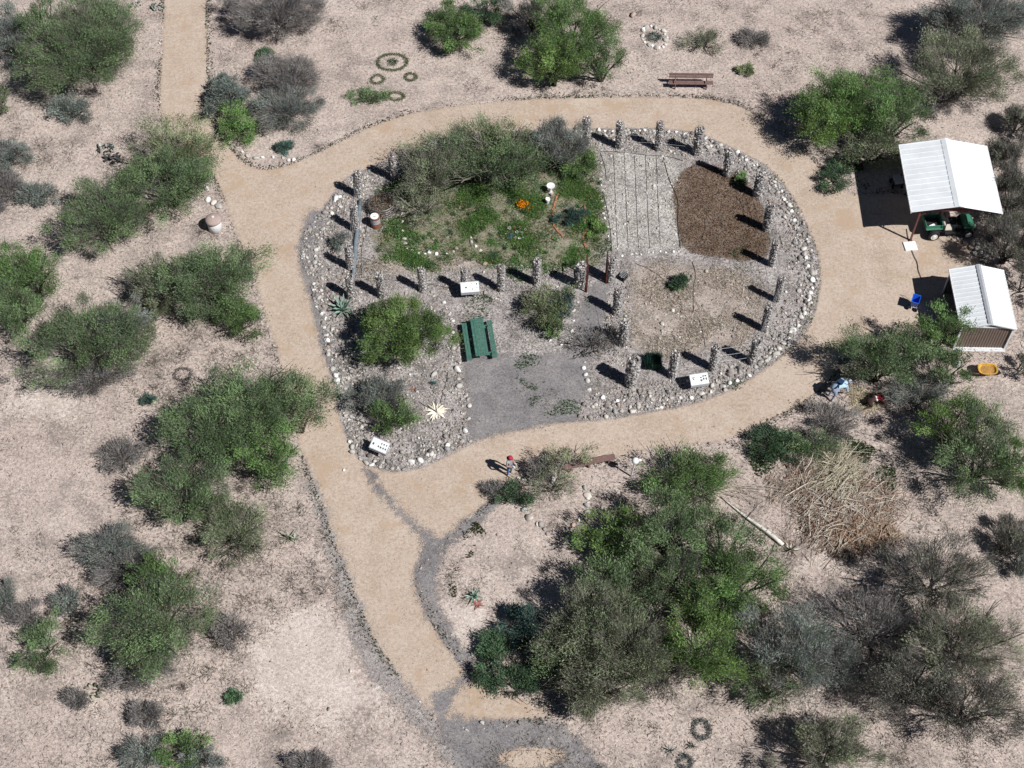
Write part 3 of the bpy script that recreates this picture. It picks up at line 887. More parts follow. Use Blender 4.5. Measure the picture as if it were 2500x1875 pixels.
# big central lower group
S(1488,1038,80,72,2.3,'G','upper green mesquite beside the white feeder post',1.0,T_,bright=.85)
S(1325,1160,74,60,2.35,'B','bright yellow-green mesquite left in the big central group',1.15,T_)
S(1440,1140,78,62,3.4,'M','mid green mesquite in the heart of the big central group',.95,T_)
S(1570,1165,66,62,3.2,'M','mesquite on the right shoulder of the big central group',.9,T_)
S(1600,1250,88,74,3.4,'G','leafy green mesquite at the right of the big central group',.95,T_,bright=.85)
S(1455,1240,84,62,3.2,'M','mesquite with grey gaps below the heart of the big group',.75,T_,twigs=.6)
S(1515,1385,66,92,3.6,'B','bright green hanging mesquite low in the big group',1.15,T_)
S(1560,1310,50,56,3.0,'G','green mesquite above the bright hanging one',1.0,T_)
S(1340,1270,80,66,3.0,'M','olive mesquite below the bright left one',.85,T_)
S(1275,1345,98,76,3.0,'O','wide olive mesquite in the lower left of the big group',.9,T_,twigs=.5)
S(1360,1400,98,84,3.2,'O','large olive-grey mesquite at the bottom of the big group',.9,T_,twigs=.6)
S(1285,1475,84,62,2.4,'O','grey-olive mesquite with black limbs by the lower gravel',.65,T_,twigs=.9,lump=.22)
S(1205,1430,66,56,2.2,'M','green-grey shrub between flowering bush and olive mesquite',.8)
S(1130,1352,48,42,1.8,'S','teal-blue shrub left of the big group',1.1)
S(1070,1425,36,50,1.1,'D','dark green shrub with tiny orange flowers by the path',1.3,bright=1.4)
S(1115,1480,48,32,1.0,'D','low dark green shrub at the path edge below the flowering one',1.0,bright=1.1)
S(1440,1440,40,62,1.8,'K','dark twiggy patch between olive and bright hanging mesquite',.3,twigs=1.5)  # sparse dark twigs filling the gap between two crowns
# plank bench shrubs
S(1108,1072,46,20,.7,'D','dark green shrub left under the plank bench ring',.7,bright=1.2,twigs=.5)
S(1176,1005,32,28,1.7,'X','thin brown bush beside the standing visitor',.10,twigs=1.2)
S(1068,1058,30,14,.6,'X','low reddish brown twigs below the standing visitor',.12,twigs=1.4)
S(1195,1035,54,38,2.0,'O','sparse olive shrub growing inside the lower stone ring',.2,twigs=.6,lump=.22,pale=True)
S(1235,985,46,26,2.2,'Y','thin pale branches over the left end of the plank bench',.22,pale=True,wisp=.4,twigs=.8)
# right of loop bottom
S(1672,960,54,42,1.0,'D','dark green leafy shrub on the lower bend of the loop',.9,bright=1.0,lump=.25)
S(1742,955,62,30,.7,'M','olive ground shrub above the brush pile',.7,twigs=.3)
S(1800,912,52,46,1.1,'X','dry grey weeds left of the crouching workers',.25,twigs=1.3)
# inside the garden
S(1035,335,112,76,2.6,'M','wide grey-olive mesquite spreading over the flower garden',.42,T_,twigs=.8,pale=True,lump=.3,bright=1.2)
S(1080,300,82,42,3.6,'Y','thin yellow-green mesquite branches reaching the top path',.4,T_,pale=True,wisp=.35,z0=.35)
S(930,370,64,52,2.6,'O','olive mesquite limb near the pale leaning branches',.5,T_,twigs=.9,pale=True)
S(1110,345,62,62,3.0,'M','green side of the garden mesquite toward the ashy plot',.6,T_,pale=True)
S(1216,308,54,52,3.0,'T','vase shaped grey-green shrub left of the ashy plot',.7,'vase_shrub',pale=True,twigs=1.0,nl=14,bright=.9)
S(1245,350,32,36,1.1,'G','bright green low shrub at the foot of the vase shaped one',.9,bright=.75)
S(912,435,52,42,2.2,'O','nearly bare branched shrub inside the small white stone bed',.14,twigs=.35,pale=True)
S(872,715,92,72,2.6,'B','round bright green tree at the left of the picnic table',1.5,T_,lump=.07,wisp=.05,bright=.80,spread=.26)
S(820,855,52,46,2.0,'T','teal-grey upright shrub beside the dead agave',.8,twigs=.5)
S(840,895,44,40,1.9,'G','green lower side of the shrub near the left border',.8,bright=.8)
S(1182,660,48,48,2.0,'Y','olive shrub in the garden middle right of the picnic table',.75,bright=.85)
S(1218,655,24,28,1.7,'S','small blue-green shrub beside the olive one in the garden middle',.9)
S(1198,708,22,22,1.2,'G','green tuft at the foot of the olive garden shrub',.8)
S(1272,738,46,34,1.2,'X','bare fan shaped branch bush on the gravel walk',.06,twigs=.5)
S(1315,722,30,30,1.0,'X','small bare bush right of the fan shaped one',.1,twigs=.8)
S(1476,610,20,17,.6,'D','small dark green bush alone in the straw plot',1.5,bright=1.3)
S(731,518,17,15,.8,'T','small grey-green tuft left of the third left pillar',.9)
S(1285,495,18,20,.5,'B','yellow-green leafy clump beside the brick edging',1.3)
S(1232,463,26,20,.6,'S','blue-green leafy clump inside the brick edging',1.3)
S(1602,388,12,10,.5,'G','small green weed by the upper right white stones',1.2,bright=.8)
S(795,208,42,20,.35,'M','low dark green mat plant between path and ringed plants',.5,src=False)
S(573,120,17,15,.45,'D','small round dark cactus clump left of the grey bush',1.2,bright=1.3,lump=.08)
S(612,317,17,12,.45,'S','small round teal clump on the path wedge',1.2,lump=.08)
S(318,862,12,10,.35,'S','tiny teal plant left of the dense mesquite',1.2)
S(504,1507,14,11,.45,'D','little dark green cactus in a tan ring lower left',1.3,bright=1.4,lump=.08)
S(2212,790,14,24,1.2,'K','dark twigs at the right edge below the shed',.8)
S(1610,150,16,13,.5,'Y','small round olive cactus clump right of the brown bench',1.2)
# circles of low dark plants in the desert
def ring_plants(px, py, rxp, ryp, n, size, label, pre='M', h=.3):
    c = P(px, py)
    root = thing('ring_plant', label, 'plant', (c.x, c.y, 0), 0)
    rng = np.random.default_rng(int(px))
    m = mpp(py)
    th = np.linspace(0, 6.28, n)
    base = np.stack([np.cos(th)*rxp*m, np.sin(th)*ryp*m/.8, np.zeros(n)], 1)
    k = rng.integers(n, size=n*34)
    p = base[k]+rng.normal(0, size, (len(k), 3))*[1, 1, .6]
    p[:, 2] = np.abs(p[:, 2])+.02
    c1 = np.array(PRE[pre][0])
    V, Fc, T = blades(p, unit(rng.normal(size=(len(k), 3))+[0, 0, .6]), rng.uniform(.05, .13, len(k)), rng.uniform(.012, .03, len(k)), rng, c1*np.array([.95, .85, .9])*rng.uniform(.5, 1.2, (len(k), 1)))
    link('foliage', npmesh('foliage', V, Fc, M_leaf, T), root)
ring_plants(958, 153, 36, 23, 46, .06, 'wide open ring of low dark green growth in the desert', 'O')
ring_plants(922, 195, 15, 12, 18, .06, 'small ring of dark growth below left of the wide ring', 'O')
ring_plants(1003, 189, 14, 10, 18, .06, 'small ring of dark growth below right of the wide ring', 'O')
ring_plants(967, 236, 19, 11, 20, .07, 'small ring of olive growth lowest under the wide ring', 'O')
ring_plants(446, 915, 20, 15, 18, .05, 'thin ring of dry growth left of the straight path', 'X')
ring_plants(1712, 1782, 19, 19, 24, .08, 'pale ring of cactus growth near the bottom edge', 'T')
ring_plants(1672, 1862, 15, 14, 20, .08, 'small ring of cactus growth on the bottom edge', 'T')
ring_plants(1596, 92, 14, 9, 20, .12, 'dark green plant inside the white stone ring', 'S')
ring_plants(692, 360, 20, 9, 20, .06, 'ring of dark twigs round the teal clump on the wedge', 'T')
ring_plants(958, 153, 7, 6, 10, .12, 'dark green cactus at the centre of the wide ring', 'D')
ring_plants(648, 135, 19, 15, 24, .08, 'round dark cactus rim left of the grey bush', 'M')

# ---------------------------------------------------------------- ground cover
rw = np.random.default_rng(77)
def cover(name, q, ln, wd, cols, label, cat, up=0.9, zoff=0.0, z0=0.02):
    n = len(q)
    p = scatter_z(q, z0)
    d = rw.normal(size=(n, 3)); d[:, 2] = np.abs(d[:, 2])*up+up*0.6
    d = unit(d)
    c = np.array(cols)[rw.integers(len(cols), size=n)]*rw.uniform(.7, 1.3, (n, 1))
    V, Fc, T = blades(p, d, ln*rw.uniform(.5, 1.5, n), wd*rw.uniform(.6, 1.4, n), rw, c)
    tag(link(name, npmesh(name, V, Fc, M_leaf, T)), label, cat, kind='stuff')
def clumpy(q, scale, thr):
    """keep points where a cheap sum of sines says so"""
    s = np.sin(q[:, 0]*scale+1.3*np.sin(q[:, 1]*scale*.7))+np.sin(q[:, 1]*scale*1.17+1.7*np.sin(q[:, 0]*scale*.6)+2)+rw.normal(0, .5, len(q))
    return q[s > thr]
green_w = [topoly(p, 1) for p in [
  [(1090,450),(1200,440),(1300,430),(1330,470),(1325,560),(1300,610),(1220,620),(1150,600),(1110,540),(1085,500)],
  [(930,560),(1000,560),(1080,620),(1110,650),(1040,660),(960,655),(925,615)],
  [(1330,350),(1440,370),(1465,440),(1470,560),(1440,600),(1400,580),(1390,520),(1340,470)],
  [(1120,400),(1220,400),(1300,420),(1300,460),(1110,450)],
  [(900,440),(985,440),(985,560),(960,570),(925,540),(930,480)],
  [(1170,620),(1420,600),(1425,650),(1300,655),(1180,650)]]]
q = scatter_in(rw, green_w, 90000)
q = q+rw.normal(0, .22, q.shape)
q = clumpy(q, 1.9, .15)
cover('grass', q, .15, .020, [(.11,.24,.06),(.08,.18,.045),(.15,.26,.07),(.18,.22,.09)], 'fresh green weeds and grass of the flower garden', 'grass')
q = scatter_in(rw, [lawn_w], 30000)
q = clumpy(q+rw.normal(0, .35, q.shape), 1.3, .5)
cover('garden_weeds', q, .12, .018, [(.09,.14,.045),(.15,.16,.08),(.24,.21,.13),(.06,.10,.035)], 'mixed green and dry weeds between the garden beds', 'weeds')
# weeds on the island verge, gravel forecourt and around plots
q1 = clumpy(scatter_in(rw, [island_w], 52000), 1.4, 1.15)
q1 = q1[sd_multi(q1, [chip_w, plot_w]) < .1]
cover('island_weeds', q1, .10, .016, [(.09,.14,.05),(.20,.185,.12),(.13,.15,.08),(.30,.26,.18)], 'small scattered weeds across the stony garden', 'weeds')
vv = []
for lo, hi, n, sz_ in [((1900,300),(2100,480),0,0)]:
    pass
edge = np.vstack([outer_w, outer_w[:1]])
a = along(edge, .010, rw, 0); a = a+rw.normal(0, .20, a.shape)
sdv = sdist(a, outer_w)
ph = np.sin(a[:, 0]*.55)+np.sin(a[:, 1]*.8+1)+rw.normal(0, .45, len(a))
a = a[(sdv < .02) & (ph > -.3)]
cover('verge_weeds', a, .10, .034, [(.09,.11,.06),(.13,.12,.09),(.06,.085,.04),(.05,.05,.04)], 'dark low weeds lining the outer edge of the path', 'weeds', up=.6)
b = along(np.vstack([island_w, island_w[:1]]), .02, rw, 0); b = b+rw.normal(0, .32, b.shape)
sdv = sdist(b, island_w); ph = np.sin(b[:, 0]*.7+2)+np.sin(b[:, 1]*.6)+rw.normal(0, .4, len(b))
rgt = b[:, 0] > 5
b = b[(sdv > -.1) & (ph > .0) & rgt]
cover('border_weeds', b, .13, .022, [(.09,.15,.045),(.06,.11,.035),(.14,.16,.07)], 'green weeds growing along the outer stone border', 'weeds')
# leafy dark patches by the lower right path
lp = scatter_in(rw, [topoly(p, 1) for p in [[(1830,1075),(1850,1050),(1900,1050),(1900,1120),(1870,1180),(1835,1150)],
   [(2040,1060),(2090,1070),(2180,1120),(2190,1200),(2150,1210),(2130,1150),(2070,1110)],
   [(2085,340),(2110,420),(2130,470),(2080,440),(2050,400)],[(1905,1050),(2040,1060),(2080,1100),(1990,1100),(1920,1110)]]], 5200)
cover('leafy_weeds', clumpy(lp, 2.5, -.4), .16, .035, [(.045,.10,.03),(.07,.13,.04),(.035,.07,.025)], 'broad leaved dark weeds near brush pile and bend', 'weeds')
lp = scatter_in(rw, [topoly(p, 1) for p in [[(1130,1290),(1160,1270),(1190,1300),(1180,1330),(1130,1350)],[(1095,1400),(1120,1380),(1125,1440),(1100,1470)],[(1110,1330),(1150,1330),(1160,1360),(1110,1370)]]], 1500)
cover('creeping_weeds', clumpy(lp, 3, .3), .12, .035, [(.045,.09,.03),(.07,.12,.04),(.12,.07,.04)], 'creeping dark weeds right of the gravel crescent', 'weeds')
# dry desert litter: straw slivers lying almost flat, everywhere but on the path
xs = []
q = np.array([[P(px, py).x, P(px, py).y] for px, py in zip(rw.uniform(-80, 2580, 76000), rw.uniform(-80, 1950, 76000))])
q = q[sd_multi(q, [outer_w]) < -.1]
q = q[sd_multi(q, pale) < rw.uniform(-.6, .3, len(q))]
lw_ = np.sin(q[:, 0]*.21+1.2*np.sin(q[:, 1]*.17))+np.sin(q[:, 1]*.26+1.5*np.sin(q[:, 0]*.13)+1)+.6*np.sin(q[:, 0]*.9+q[:, 1]*.7)
q = q[lw_+rw.normal(0, .8, len(q)) > -.5]
n = len(q)
d = rw.normal(size=(n, 3)); d[:, 2] = np.abs(d[:, 2])*.35
p = scatter_z(q, .015)
cl = np.array([(.46,.385,.34),(.52,.45,.40),(.34,.285,.25),(.22,.19,.17),(.28,.24,.22),(.15,.13,.12)])[rw.integers(6, size=n)]*rw.uniform(.8, 1.15, (n, 1))
V, Fc, T = blades(p, unit(d), rw.uniform(.06, .30, n), rw.uniform(.006, .022, n), rw, cl)
tag(link('dry_litter', npmesh('dry_litter', V, Fc, M_leaf, T)), 'dry straw and twig litter on the desert floor', 'litter', kind='stuff')
# dead grass tufts and twiggy grey mats
tc_ = q[rw.integers(len(q), size=4200)]
w_ = np.sin(tc_[:, 0]*.35+1)+np.sin(tc_[:, 1]*.42+.5)+rw.normal(0, .7, len(tc_))
tc_ = tc_[w_ > .1]
k = rw.integers(len(tc_), size=len(tc_)*46)
off = rw.normal(0, .20, (len(k), 2))*rw.uniform(.5, 1.6, (len(tc_), 1))[k]
qq = tc_[k]+off
keep = sdist(qq, outer_w) < -.05
qq = qq[keep]; k = k[keep]; off = off[keep]
d = np.column_stack([off*1.5, np.full(len(k), .25)])+rw.normal(0, .22, (len(k), 3)); d[:, 2] = np.abs(d[:, 2])
tcol = np.array([(.20,.175,.155),(.14,.12,.105),(.30,.26,.21),(.17,.17,.12),(.10,.09,.08)])[rw.integers(5, size=len(tc_))][k]*rw.uniform(.7, 1.3, (len(k), 1))
V, Fc, T = blades(scatter_z(qq, .02), unit(d), rw.uniform(.10, .30, len(k)), rw.uniform(.006, .014, len(k)), rw, tcol)
tag(link('dead_tufts', npmesh('dead_tufts', V, Fc, M_leaf, T)), 'dead grass tufts and grey twig mats on the desert floor', 'dry grass', kind='stuff')
# little green weeds at lower left (dotted)
q = clumpy(q[rw.integers(len(q), size=9000)], 1.1, 1.35)
cover('desert_weeds', q+rw.normal(0, .05, q.shape), .09, .022, [(.07,.075,.05),(.10,.11,.07),(.05,.05,.04)], 'tiny dark weeds dotting the desert floor', 'weeds', up=.5)
# leafy clumps and blossoms of the flower garden
cc0 = scatter_in(rw, [lawn_w], 420)
k = rw.integers(len(cc0), size=26000); rad = rw.uniform(.08, .34, len(cc0))[k]
q9 = cc0[k]+rw.normal(0, 1, (len(k), 2))*rad[:, None]*.6
pal9 = np.array([(.12,.27,.07),(.08,.19,.055),(.16,.30,.09),(.10,.17,.10),(.20,.22,.10),(.05,.10,.04)])
c9 = pal9[rw.integers(6, size=len(cc0))][k]*rw.uniform(.75, 1.25, (len(k), 1))
bl = rw.uniform(size=len(k)) < .012
c9[bl] = np.array([(.75,.73,.7),(.7,.45,.5),(.7,.55,.15)])[rw.integers(3, size=bl.sum())]
p9 = np.column_stack([q9, rw.uniform(.03, .28, len(k))*np.minimum(1, rad*3.2)])
d9 = rw.normal(size=(len(k), 3)); d9[:, 2] = np.abs(d9[:, 2])+.3
V, Fc, T = blades(p9, unit(d9), rw.uniform(.06, .15, len(k)), rw.uniform(.012, .028, len(k)), rw, c9)
tag(link('bedding_plants', npmesh('bedding_plants', V, Fc, M_leaf, T)), 'mixed leafy bedding plants with tiny blossoms in the flower garden', 'bedding plants', kind='stuff')
# chip bed surface: loose chips
q = scatter_in(rw, [chip_w], 9000, smin=.05); q = q+rw.normal(0, .18, q.shape)
n = len(q); d = rw.normal(size=(n, 3)); d[:, 2] = np.abs(d[:, 2])*.3
cl = np.array([(.16,.095,.055),(.10,.065,.04),(.26,.18,.12),(.07,.045,.03),(.20,.11,.06)])[rw.integers(5, size=n)]
V, Fc, T = blades(scatter_z(q, .035), unit(d), rw.uniform(.06, .2, n), rw.uniform(.01, .025, n), rw, cl*rw.uniform(.7, 1.3, (n, 1)))
tag(link('wood_chips', npmesh('wood_chips', V, Fc, M_leaf, T)), 'loose brown wood chips on the mulch bed', 'wood chips', kind='stuff')
# ashy clods and straw in the two plots
q = scatter_in(rw, [plot_w], 3200, smin=.05)
stripe = np.sin(q[:, 0]*2*math.pi/.85)+np.sin(q[:, 1]*2.3+q[:, 0])*.8
q = q[stripe+rw.normal(0, .7, len(q)) > .1]
v, f, t = rocks_np(rw, scatter_z(q, .01), rw.gamma(1.6, .016, len(q))+.015, np.array([(.44,.41,.37),(.52,.49,.45),(.36,.33,.29)])[rw.integers(3, size=len(q))], sink=.4)
tag(link('ashy_clods', npmesh('ashy_clods', v, f, M_rubble, t)), 'pale clods in the rows of the ashy plot', 'clods', kind='stuff')
q = scatter_in(rw, [straw_w, topoly([(925,600),(960,640),(930,700),(880,690),(880,620)], 1)], 16000)
q = clumpy(q+rw.normal(0, .4, q.shape), 1.5, -.2)
n = len(q); d = rw.normal(size=(n, 3)); d[:, 2] = np.abs(d[:, 2])*.4
cl = np.array([(.48,.42,.33),(.36,.30,.24),(.24,.20,.16),(.54,.48,.38),(.30,.25,.21)])[rw.integers(5, size=n)]
V, Fc, T = blades(scatter_z(q, .03), unit(d), rw.uniform(.06, .24, n), rw.uniform(.008, .022, n), rw, cl*rw.uniform(.75, 1.2, (n, 1)))
tag(link('straw_mulch', npmesh('straw_mulch', V, Fc, M_leaf, T)), 'dry straw mulch on the lower plots', 'straw', kind='stuff')

# green weeds spreading over the gravel forecourt and garden floor
lp = scatter_in(rw, [topoly(p, 1) for p in [[(1255,880),(1290,860),(1330,870),(1340,930),(1300,960),(1260,930)],[(1290,960),(1400,980),(1480,985),(1440,1010),(1300,1020)],
   [(1130,720),(1200,715),(1210,760),(1170,790),(1120,780)],[(1200,660),(1300,650),(1400,660),(1340,690),(1210,690)],[(1430,700),(1445,700),(1440,790),(1425,780)],
   [(1720,950),(1800,925),(1830,930),(1790,960),(1730,970)],[(1470,650),(1500,600),(1470,560),(1450,620)],[(1780,610),(1860,590),(1870,640),(1800,645)]]], 5200)
cover('forecourt_weeds', clumpy(lp, 2.6, .35), .13, .026, [(.07,.15,.06),(.05,.11,.045),(.12,.17,.08)], 'green weeds spreading over gravel forecourt and bed edges', 'weeds')

q = np.array([[P(px, py).x, P(px, py).y] for px, py in zip(rw.uniform(380, 2400, 9000), rw.uniform(-60, 1800, 9000))])
sdv = sdist(q, outer_w)
q = q[(sdv > 0) & (sdist(q, island_w) < 0) & (rw.uniform(size=len(q)) < np.exp(-sdv/1.2)+.12)]
n = len(q); d = rw.normal(size=(n, 3)); d[:, 2] = np.abs(d[:, 2])*.2
cl = np.array([(.22,.17,.12),(.30,.24,.17),(.16,.12,.09),(.58,.50,.42)])[rw.integers(4, size=n)]
V, Fc, T = blades(scatter_z(q, .02), unit(d), rw.uniform(.03, .12, n), rw.uniform(.008, .022, n), rw, cl)
tag(link('path_debris', npmesh('path_debris', V, Fc, M_leaf, T)), 'leaf and twig bits blown onto the tan path', 'litter', kind='stuff')
# ---------------------------------------------------------------- object materials
M_conc = simple('concrete', (0.60, 0.60, 0.60), 0.85, 0.14, 9, bmp=0.2)
M_lid = simple('brown_cast_lid', (0.36, 0.275, 0.25), 0.85, 0.15, 9, bmp=0.3)
M_white = simple('white_paint', (0.78, 0.79, 0.79), 0.5, 0.05, 3)
M_roof = simple('white_roof_metal', (0.70, 0.725, 0.74), 0.45, 0.09, 1.1, spec=0.4, bmp=0.08, bscale=2.5)
M_trim = simple('white_trim', (0.72, 0.73, 0.73), 0.5, 0.08, 5)
M_brownwall = simple('brown_ribbed_wall', (0.16, 0.12, 0.10), 0.6, 0.12, 3)
M_red = simple('oxide_red_steel', (0.16, 0.065, 0.055), 0.6, 0.2, 6)
M_darkred = simple('rusty_gate_steel', (0.10, 0.028, 0.02), 0.75, 0.35, 9, bmp=0.2)
M_green = simple('green_plastic_lumber', (0.058, 0.145, 0.112), 0.65, 0.22, 5, bmp=0.15)
M_wood = simple('reddish_bench_wood', (0.17, 0.105, 0.095), 0.8, 0.3, 7, bmp=0.3)
M_steel = simple('galvanised_steel', (0.42, 0.43, 0.44), 0.45, 0.15, 12, metal=0.6)
M_black = simple('black_rubber', (0.02, 0.02, 0.022), 0.8, 0.3, 10)
M_hose = simple('black_hose', (0.05, 0.045, 0.042), 0.7, 0.3, 10)
M_rust = simple('rusty_drum', (0.20, 0.085, 0.055), 0.8, 0.5, 6, bmp=0.3)
M_gator = simple('green_vehicle_body', (0.045, 0.17, 0.105), 0.35, 0.08, 4, spec=0.5)
M_seat = simple('tan_seat', (0.50, 0.46, 0.40), 0.7, 0.1, 8)
M_rim = simple('pale_wheel_rim', (0.75, 0.74, 0.70), 0.4, 0.1, 10)
M_blue = simple('blue_plastic', (0.02, 0.13, 0.62), 0.35, 0.15, 6, spec=0.5)
M_yel = simple('yellow_enamel', (0.55, 0.32, 0.06), 0.5, 0.35, 7)
M_dirt = simple('dirt_fill', (0.20, 0.13, 0.06), 0.95, 0.3, 12, bmp=0.5)
M_print = simple('printed_picture', (0.09, 0.11, 0.10), 0.6, 0.6, 30)
M_grey = simple('grey_panel', (0.36, 0.37, 0.39), 0.6, 0.12, 8)
M_brick = simple('orange_brick', (0.42, 0.18, 0.10), 0.9, 0.3, 14, bmp=0.4)
M_dkgrey = simple('dark_grey_cloth', (0.16, 0.19, 0.215), 0.9, 0.3, 5, bmp=0.5)

# ---------------------------------------------------------------- stone pillars
rp_ = np.random.default_rng(9)
def pillar_mesh(seed, r=0.235, h=2.05, cap=False):
    rng = np.random.default_rng(seed)
    n = 330
    a = rng.uniform(0, 6.28, n); z = rng.uniform(.03, h, n); rr = r*rng.uniform(.62, 1.02, n)
    pos = np.stack([rr*np.cos(a), rr*np.sin(a), z], 1)
    top = 26
    a = rng.uniform(0, 6.28, top); rr = r*np.sqrt(rng.uniform(0, 1, top))
    pos = np.vstack([pos, np.stack([rr*np.cos(a), rr*np.sin(a), np.full(top, h)+rng.uniform(-.03, .07, top)], 1)])
    sz = rng.uniform(.045, .085, len(pos))
    cols = PAL[rng.integers(8, size=len(pos))]*np.array([1.0, .98, 1.0])*.72
    wh = rng.uniform(size=len(pos)) < .14
    cols[wh] = (.52, .5, .47)
    v, f, t = rocks_np(rng, pos, sz, cols, sink=.6)
    return npmesh('stone_fill', v, f, M_rock, t)
def cage_mesh(r=0.275, h=2.1):
    mb = MB()
    for j in range(16):
        a = 2*math.pi*j/16
        mb.tube([(r*math.cos(a), r*math.sin(a), 0), (r*math.cos(a), r*math.sin(a), h)], .0035, 3)
    for k in range(15):
        z = .05+k*.145
        mb.tube([(r*math.cos(2*math.pi*j/14), r*math.sin(2*math.pi*j/14), z) for j in range(15)], .0035, 3)
    me = bpy.data.meshes.new('wire_cage'); me.from_pydata(mb.v, [], mb.f); me.materials.append(M_steel); me.update()
    return me
PM = [pillar_mesh(i) for i in range(4)]
CM = cage_mesh()
core = MB(); core.lathe((0, 0, 0), [(.15, 0), (.16, 1), (.14, 1.98)], 8)
CORE = bpy.data.meshes.new('dark_core'); CORE.from_pydata(core.v, [], core.f); CORE.materials.append(M_hose); CORE.update()
pil = [(1432,352,'behind the vase shaped shrub at the left end of the top row'),(1512,360,'second from the left in the top row above the ashy plot'),
 (1607,365,'third from the left in the top row above the ashy plot'),(1701,375,'at the right end of the top row'),
 (1774,428,'just above the wood chip bed'),(1848,478,'at the upper right of the wood chip bed'),(1872,560,'right of the wood chip bed'),
 (1884,647,'below the wood chip bed on the right'),(1897,735,'right of the straw plot, upper one'),(1866,806,'right of the straw plot, lower one'),
 (1835,886,'at the lower right corner of the straw plot'),(1741,900,'above the right edge of the lower right sign'),
 (1642,918,'between dark rush clump and lower right sign'),(1522,842,'halfway down the right side of the gravel walk'),
 (1506,765,'right of the gravel walk below the gate'),(1490,686,'touching the right leaf of the rusty gate'),
 (1416,698,'touching the left leaf of the rusty gate'),(1311,692,'among the twigs above the olive garden shrub'),
 (1224,708,'right of the upper white sign'),(1136,710,'directly behind the upper white sign'),(1033,710,'capped with a white stone left of the upper sign'),
 (934,724,'above the round bright green tree'),(859,728,'at the lower left corner beside the big agave'),
 (857,655,'third from the top on the left side'),(868,562,'left of the rusty drum'),(875,478,'at the upper left corner above the wire bin'),
 (965,440,'right of the upper left corner pillar'),(1059,410,'on the left under the wide garden mesquite'),
 (1257,378,'hidden in the vase shaped shrub side of the mesquite')]
for i, (px, py, lab) in enumerate(pil):
    p = P(px, py)
    hs = 1.0+rp_.uniform(-.04, .05)
    r_ = thing('stone_pillar', 'wire caged stone pillar '+lab, 'pillar', (p.x, p.y, 0), rp_.uniform(0, 6), 'stone filled pillars round the garden')
    tk = rp_.uniform(.86, 1.14); r_.scale = (tk, tk, hs*rp_.uniform(.95, 1.04)); r_.rotation_euler = (rp_.normal(0, .025), rp_.normal(0, .025), rp_.uniform(0, 6))
    link('stone_fill', PM[i % 4], r_); link('wire_cage', CM, r_); link('core', CORE, r_)
p = P(1541, 938)
r_ = thing('stone_pillar', 'broadest stone pillar left of the dark rush clump', 'pillar', (p.x, p.y, 0), 0, 'stone filled pillars round the garden')
r_.scale = (1.45, 1.45, 1.1); link('stone_fill', PM[2], r_); link('wire_cage', CM, r_); link('core', CORE, r_)

# wires strung from pillar to pillar
def wire(i0, i1, lab):
    a = P(pil[i0][0], pil[i0][1]); b = P(pil[i1][0], pil[i1][1])
    mb = MB()
    for z in (.6, 1.2, 1.85):
        pts = [a.lerp(b, k/6)+Vector((0, 0, z-.06*math.sin(math.pi*k/6))) for k in range(7)]
        mb.tube(pts, .009, 4)
    tag(mb.build('fence_wire', M_steel), lab, 'wire', 'wires strung between the stone pillars')
for i0, i1, l in [(1,2,'wires between second and third top row pillars'),(2,3,'wires between the third and last top row pillars'),(3,4,'wires from the top row down to the pillar above the chips'),
                  (4,5,'wires between the two pillars above the wood chip bed'),(5,6,'wires along the right side of the wood chips, upper span'),(6,7,'wires along the right side of the wood chips, lower span'),
                  (7,8,'wires between wood chip bed and straw plot'),(8,9,'wires right of the straw plot, upper span'),(9,10,'wires right of the straw plot, lower span'),
                  (10,11,'wires along the bottom of the straw plot'),(13,14,'wires beside the gravel walk'),(24,25,'wires beside the rusty drum'),(23,24,'wires under the drum on the left side')]:
    wire(i0, i1, l)
mb = MB()
mb.tube([P(879,488,.16), P(876,520,.17), P(873,555,.15), P(868,600,.16), P(865,640,.15), P(862,682,.16)], [.10,.15,.12,.15,.13,.09], 9)
tag(mb.build('rolled_netting', M_dkgrey, smooth=True), 'long roll of blue-grey netting along the left pillars', 'netting')

# ---------------------------------------------------------------- buildings
def roofed(name, label, BL, BR, FR, FL, RB, RF, ze, zr, ribs, ribh, th=0.05):
    """gable roof from photograph readings of the eave corners and ridge ends"""
    bl, br, fr, fl = P(*BL, ze), P(*BR, ze), P(*FR, ze), P(*FL, ze)
    rb, rf = P(*RB, zr), P(*RF, zr)
    ax = ((bl-fl)+(br-fr)+(rb-rf))/3; ax.z = 0
    wd = ((fr-fl)+(br-bl))/2; wd.z = 0
    u = ax.normalized(); w = (wd-u*wd.dot(u)).normalized()
    c = (bl+br+fr+fl)/4
    L = ax.length; W = abs(wd.dot(w))
    root = thing(name, label, 'building', (c.x, c.y, 0), math.atan2(w.y, w.x))
    return root, L, W, u, w, c
def slope_panel(root, L, W, ze, zr, side, ribs, name, gap=0.0):
    mb = MB()
    x0, x1 = side*W/2, side*gap
    a = Vector((x0, -L/2, ze)); b = Vector((x1, -L/2, zr)); c = Vector((x1, L/2, zr)); d = Vector((x0, L/2, ze))
    if side < 0: mb.quadbox(a, b, c, d, .035)
    else: mb.quadbox(b, a, d, c, .035)
    sl_ = (b-a); n = Vector((-sl_.z*side, 0, abs(sl_.x))).normalized()
    if n.z < 0: n = -n
    for k in range(ribs+1):
        y = -L/2+.03+(L-.06)*k/ribs
        p0 = a.copy(); p0.y = y; p1 = b.copy(); p1.y = y
        h_ = .028
        vs = []
        for q in (p0, p1):
            for dy, dn in ((-.045, .001), (-.018, h_), (.018, h_), (.045, .001)):
                vs.append(q+Vector((0, dy, 0))+n*dn)
        mb.add(vs, [(0,1,5,4),(1,2,6,5),(2,3,7,6),(0,3,2,1),(4,5,6,7)])
    return mb.build(name, M_roof, root)
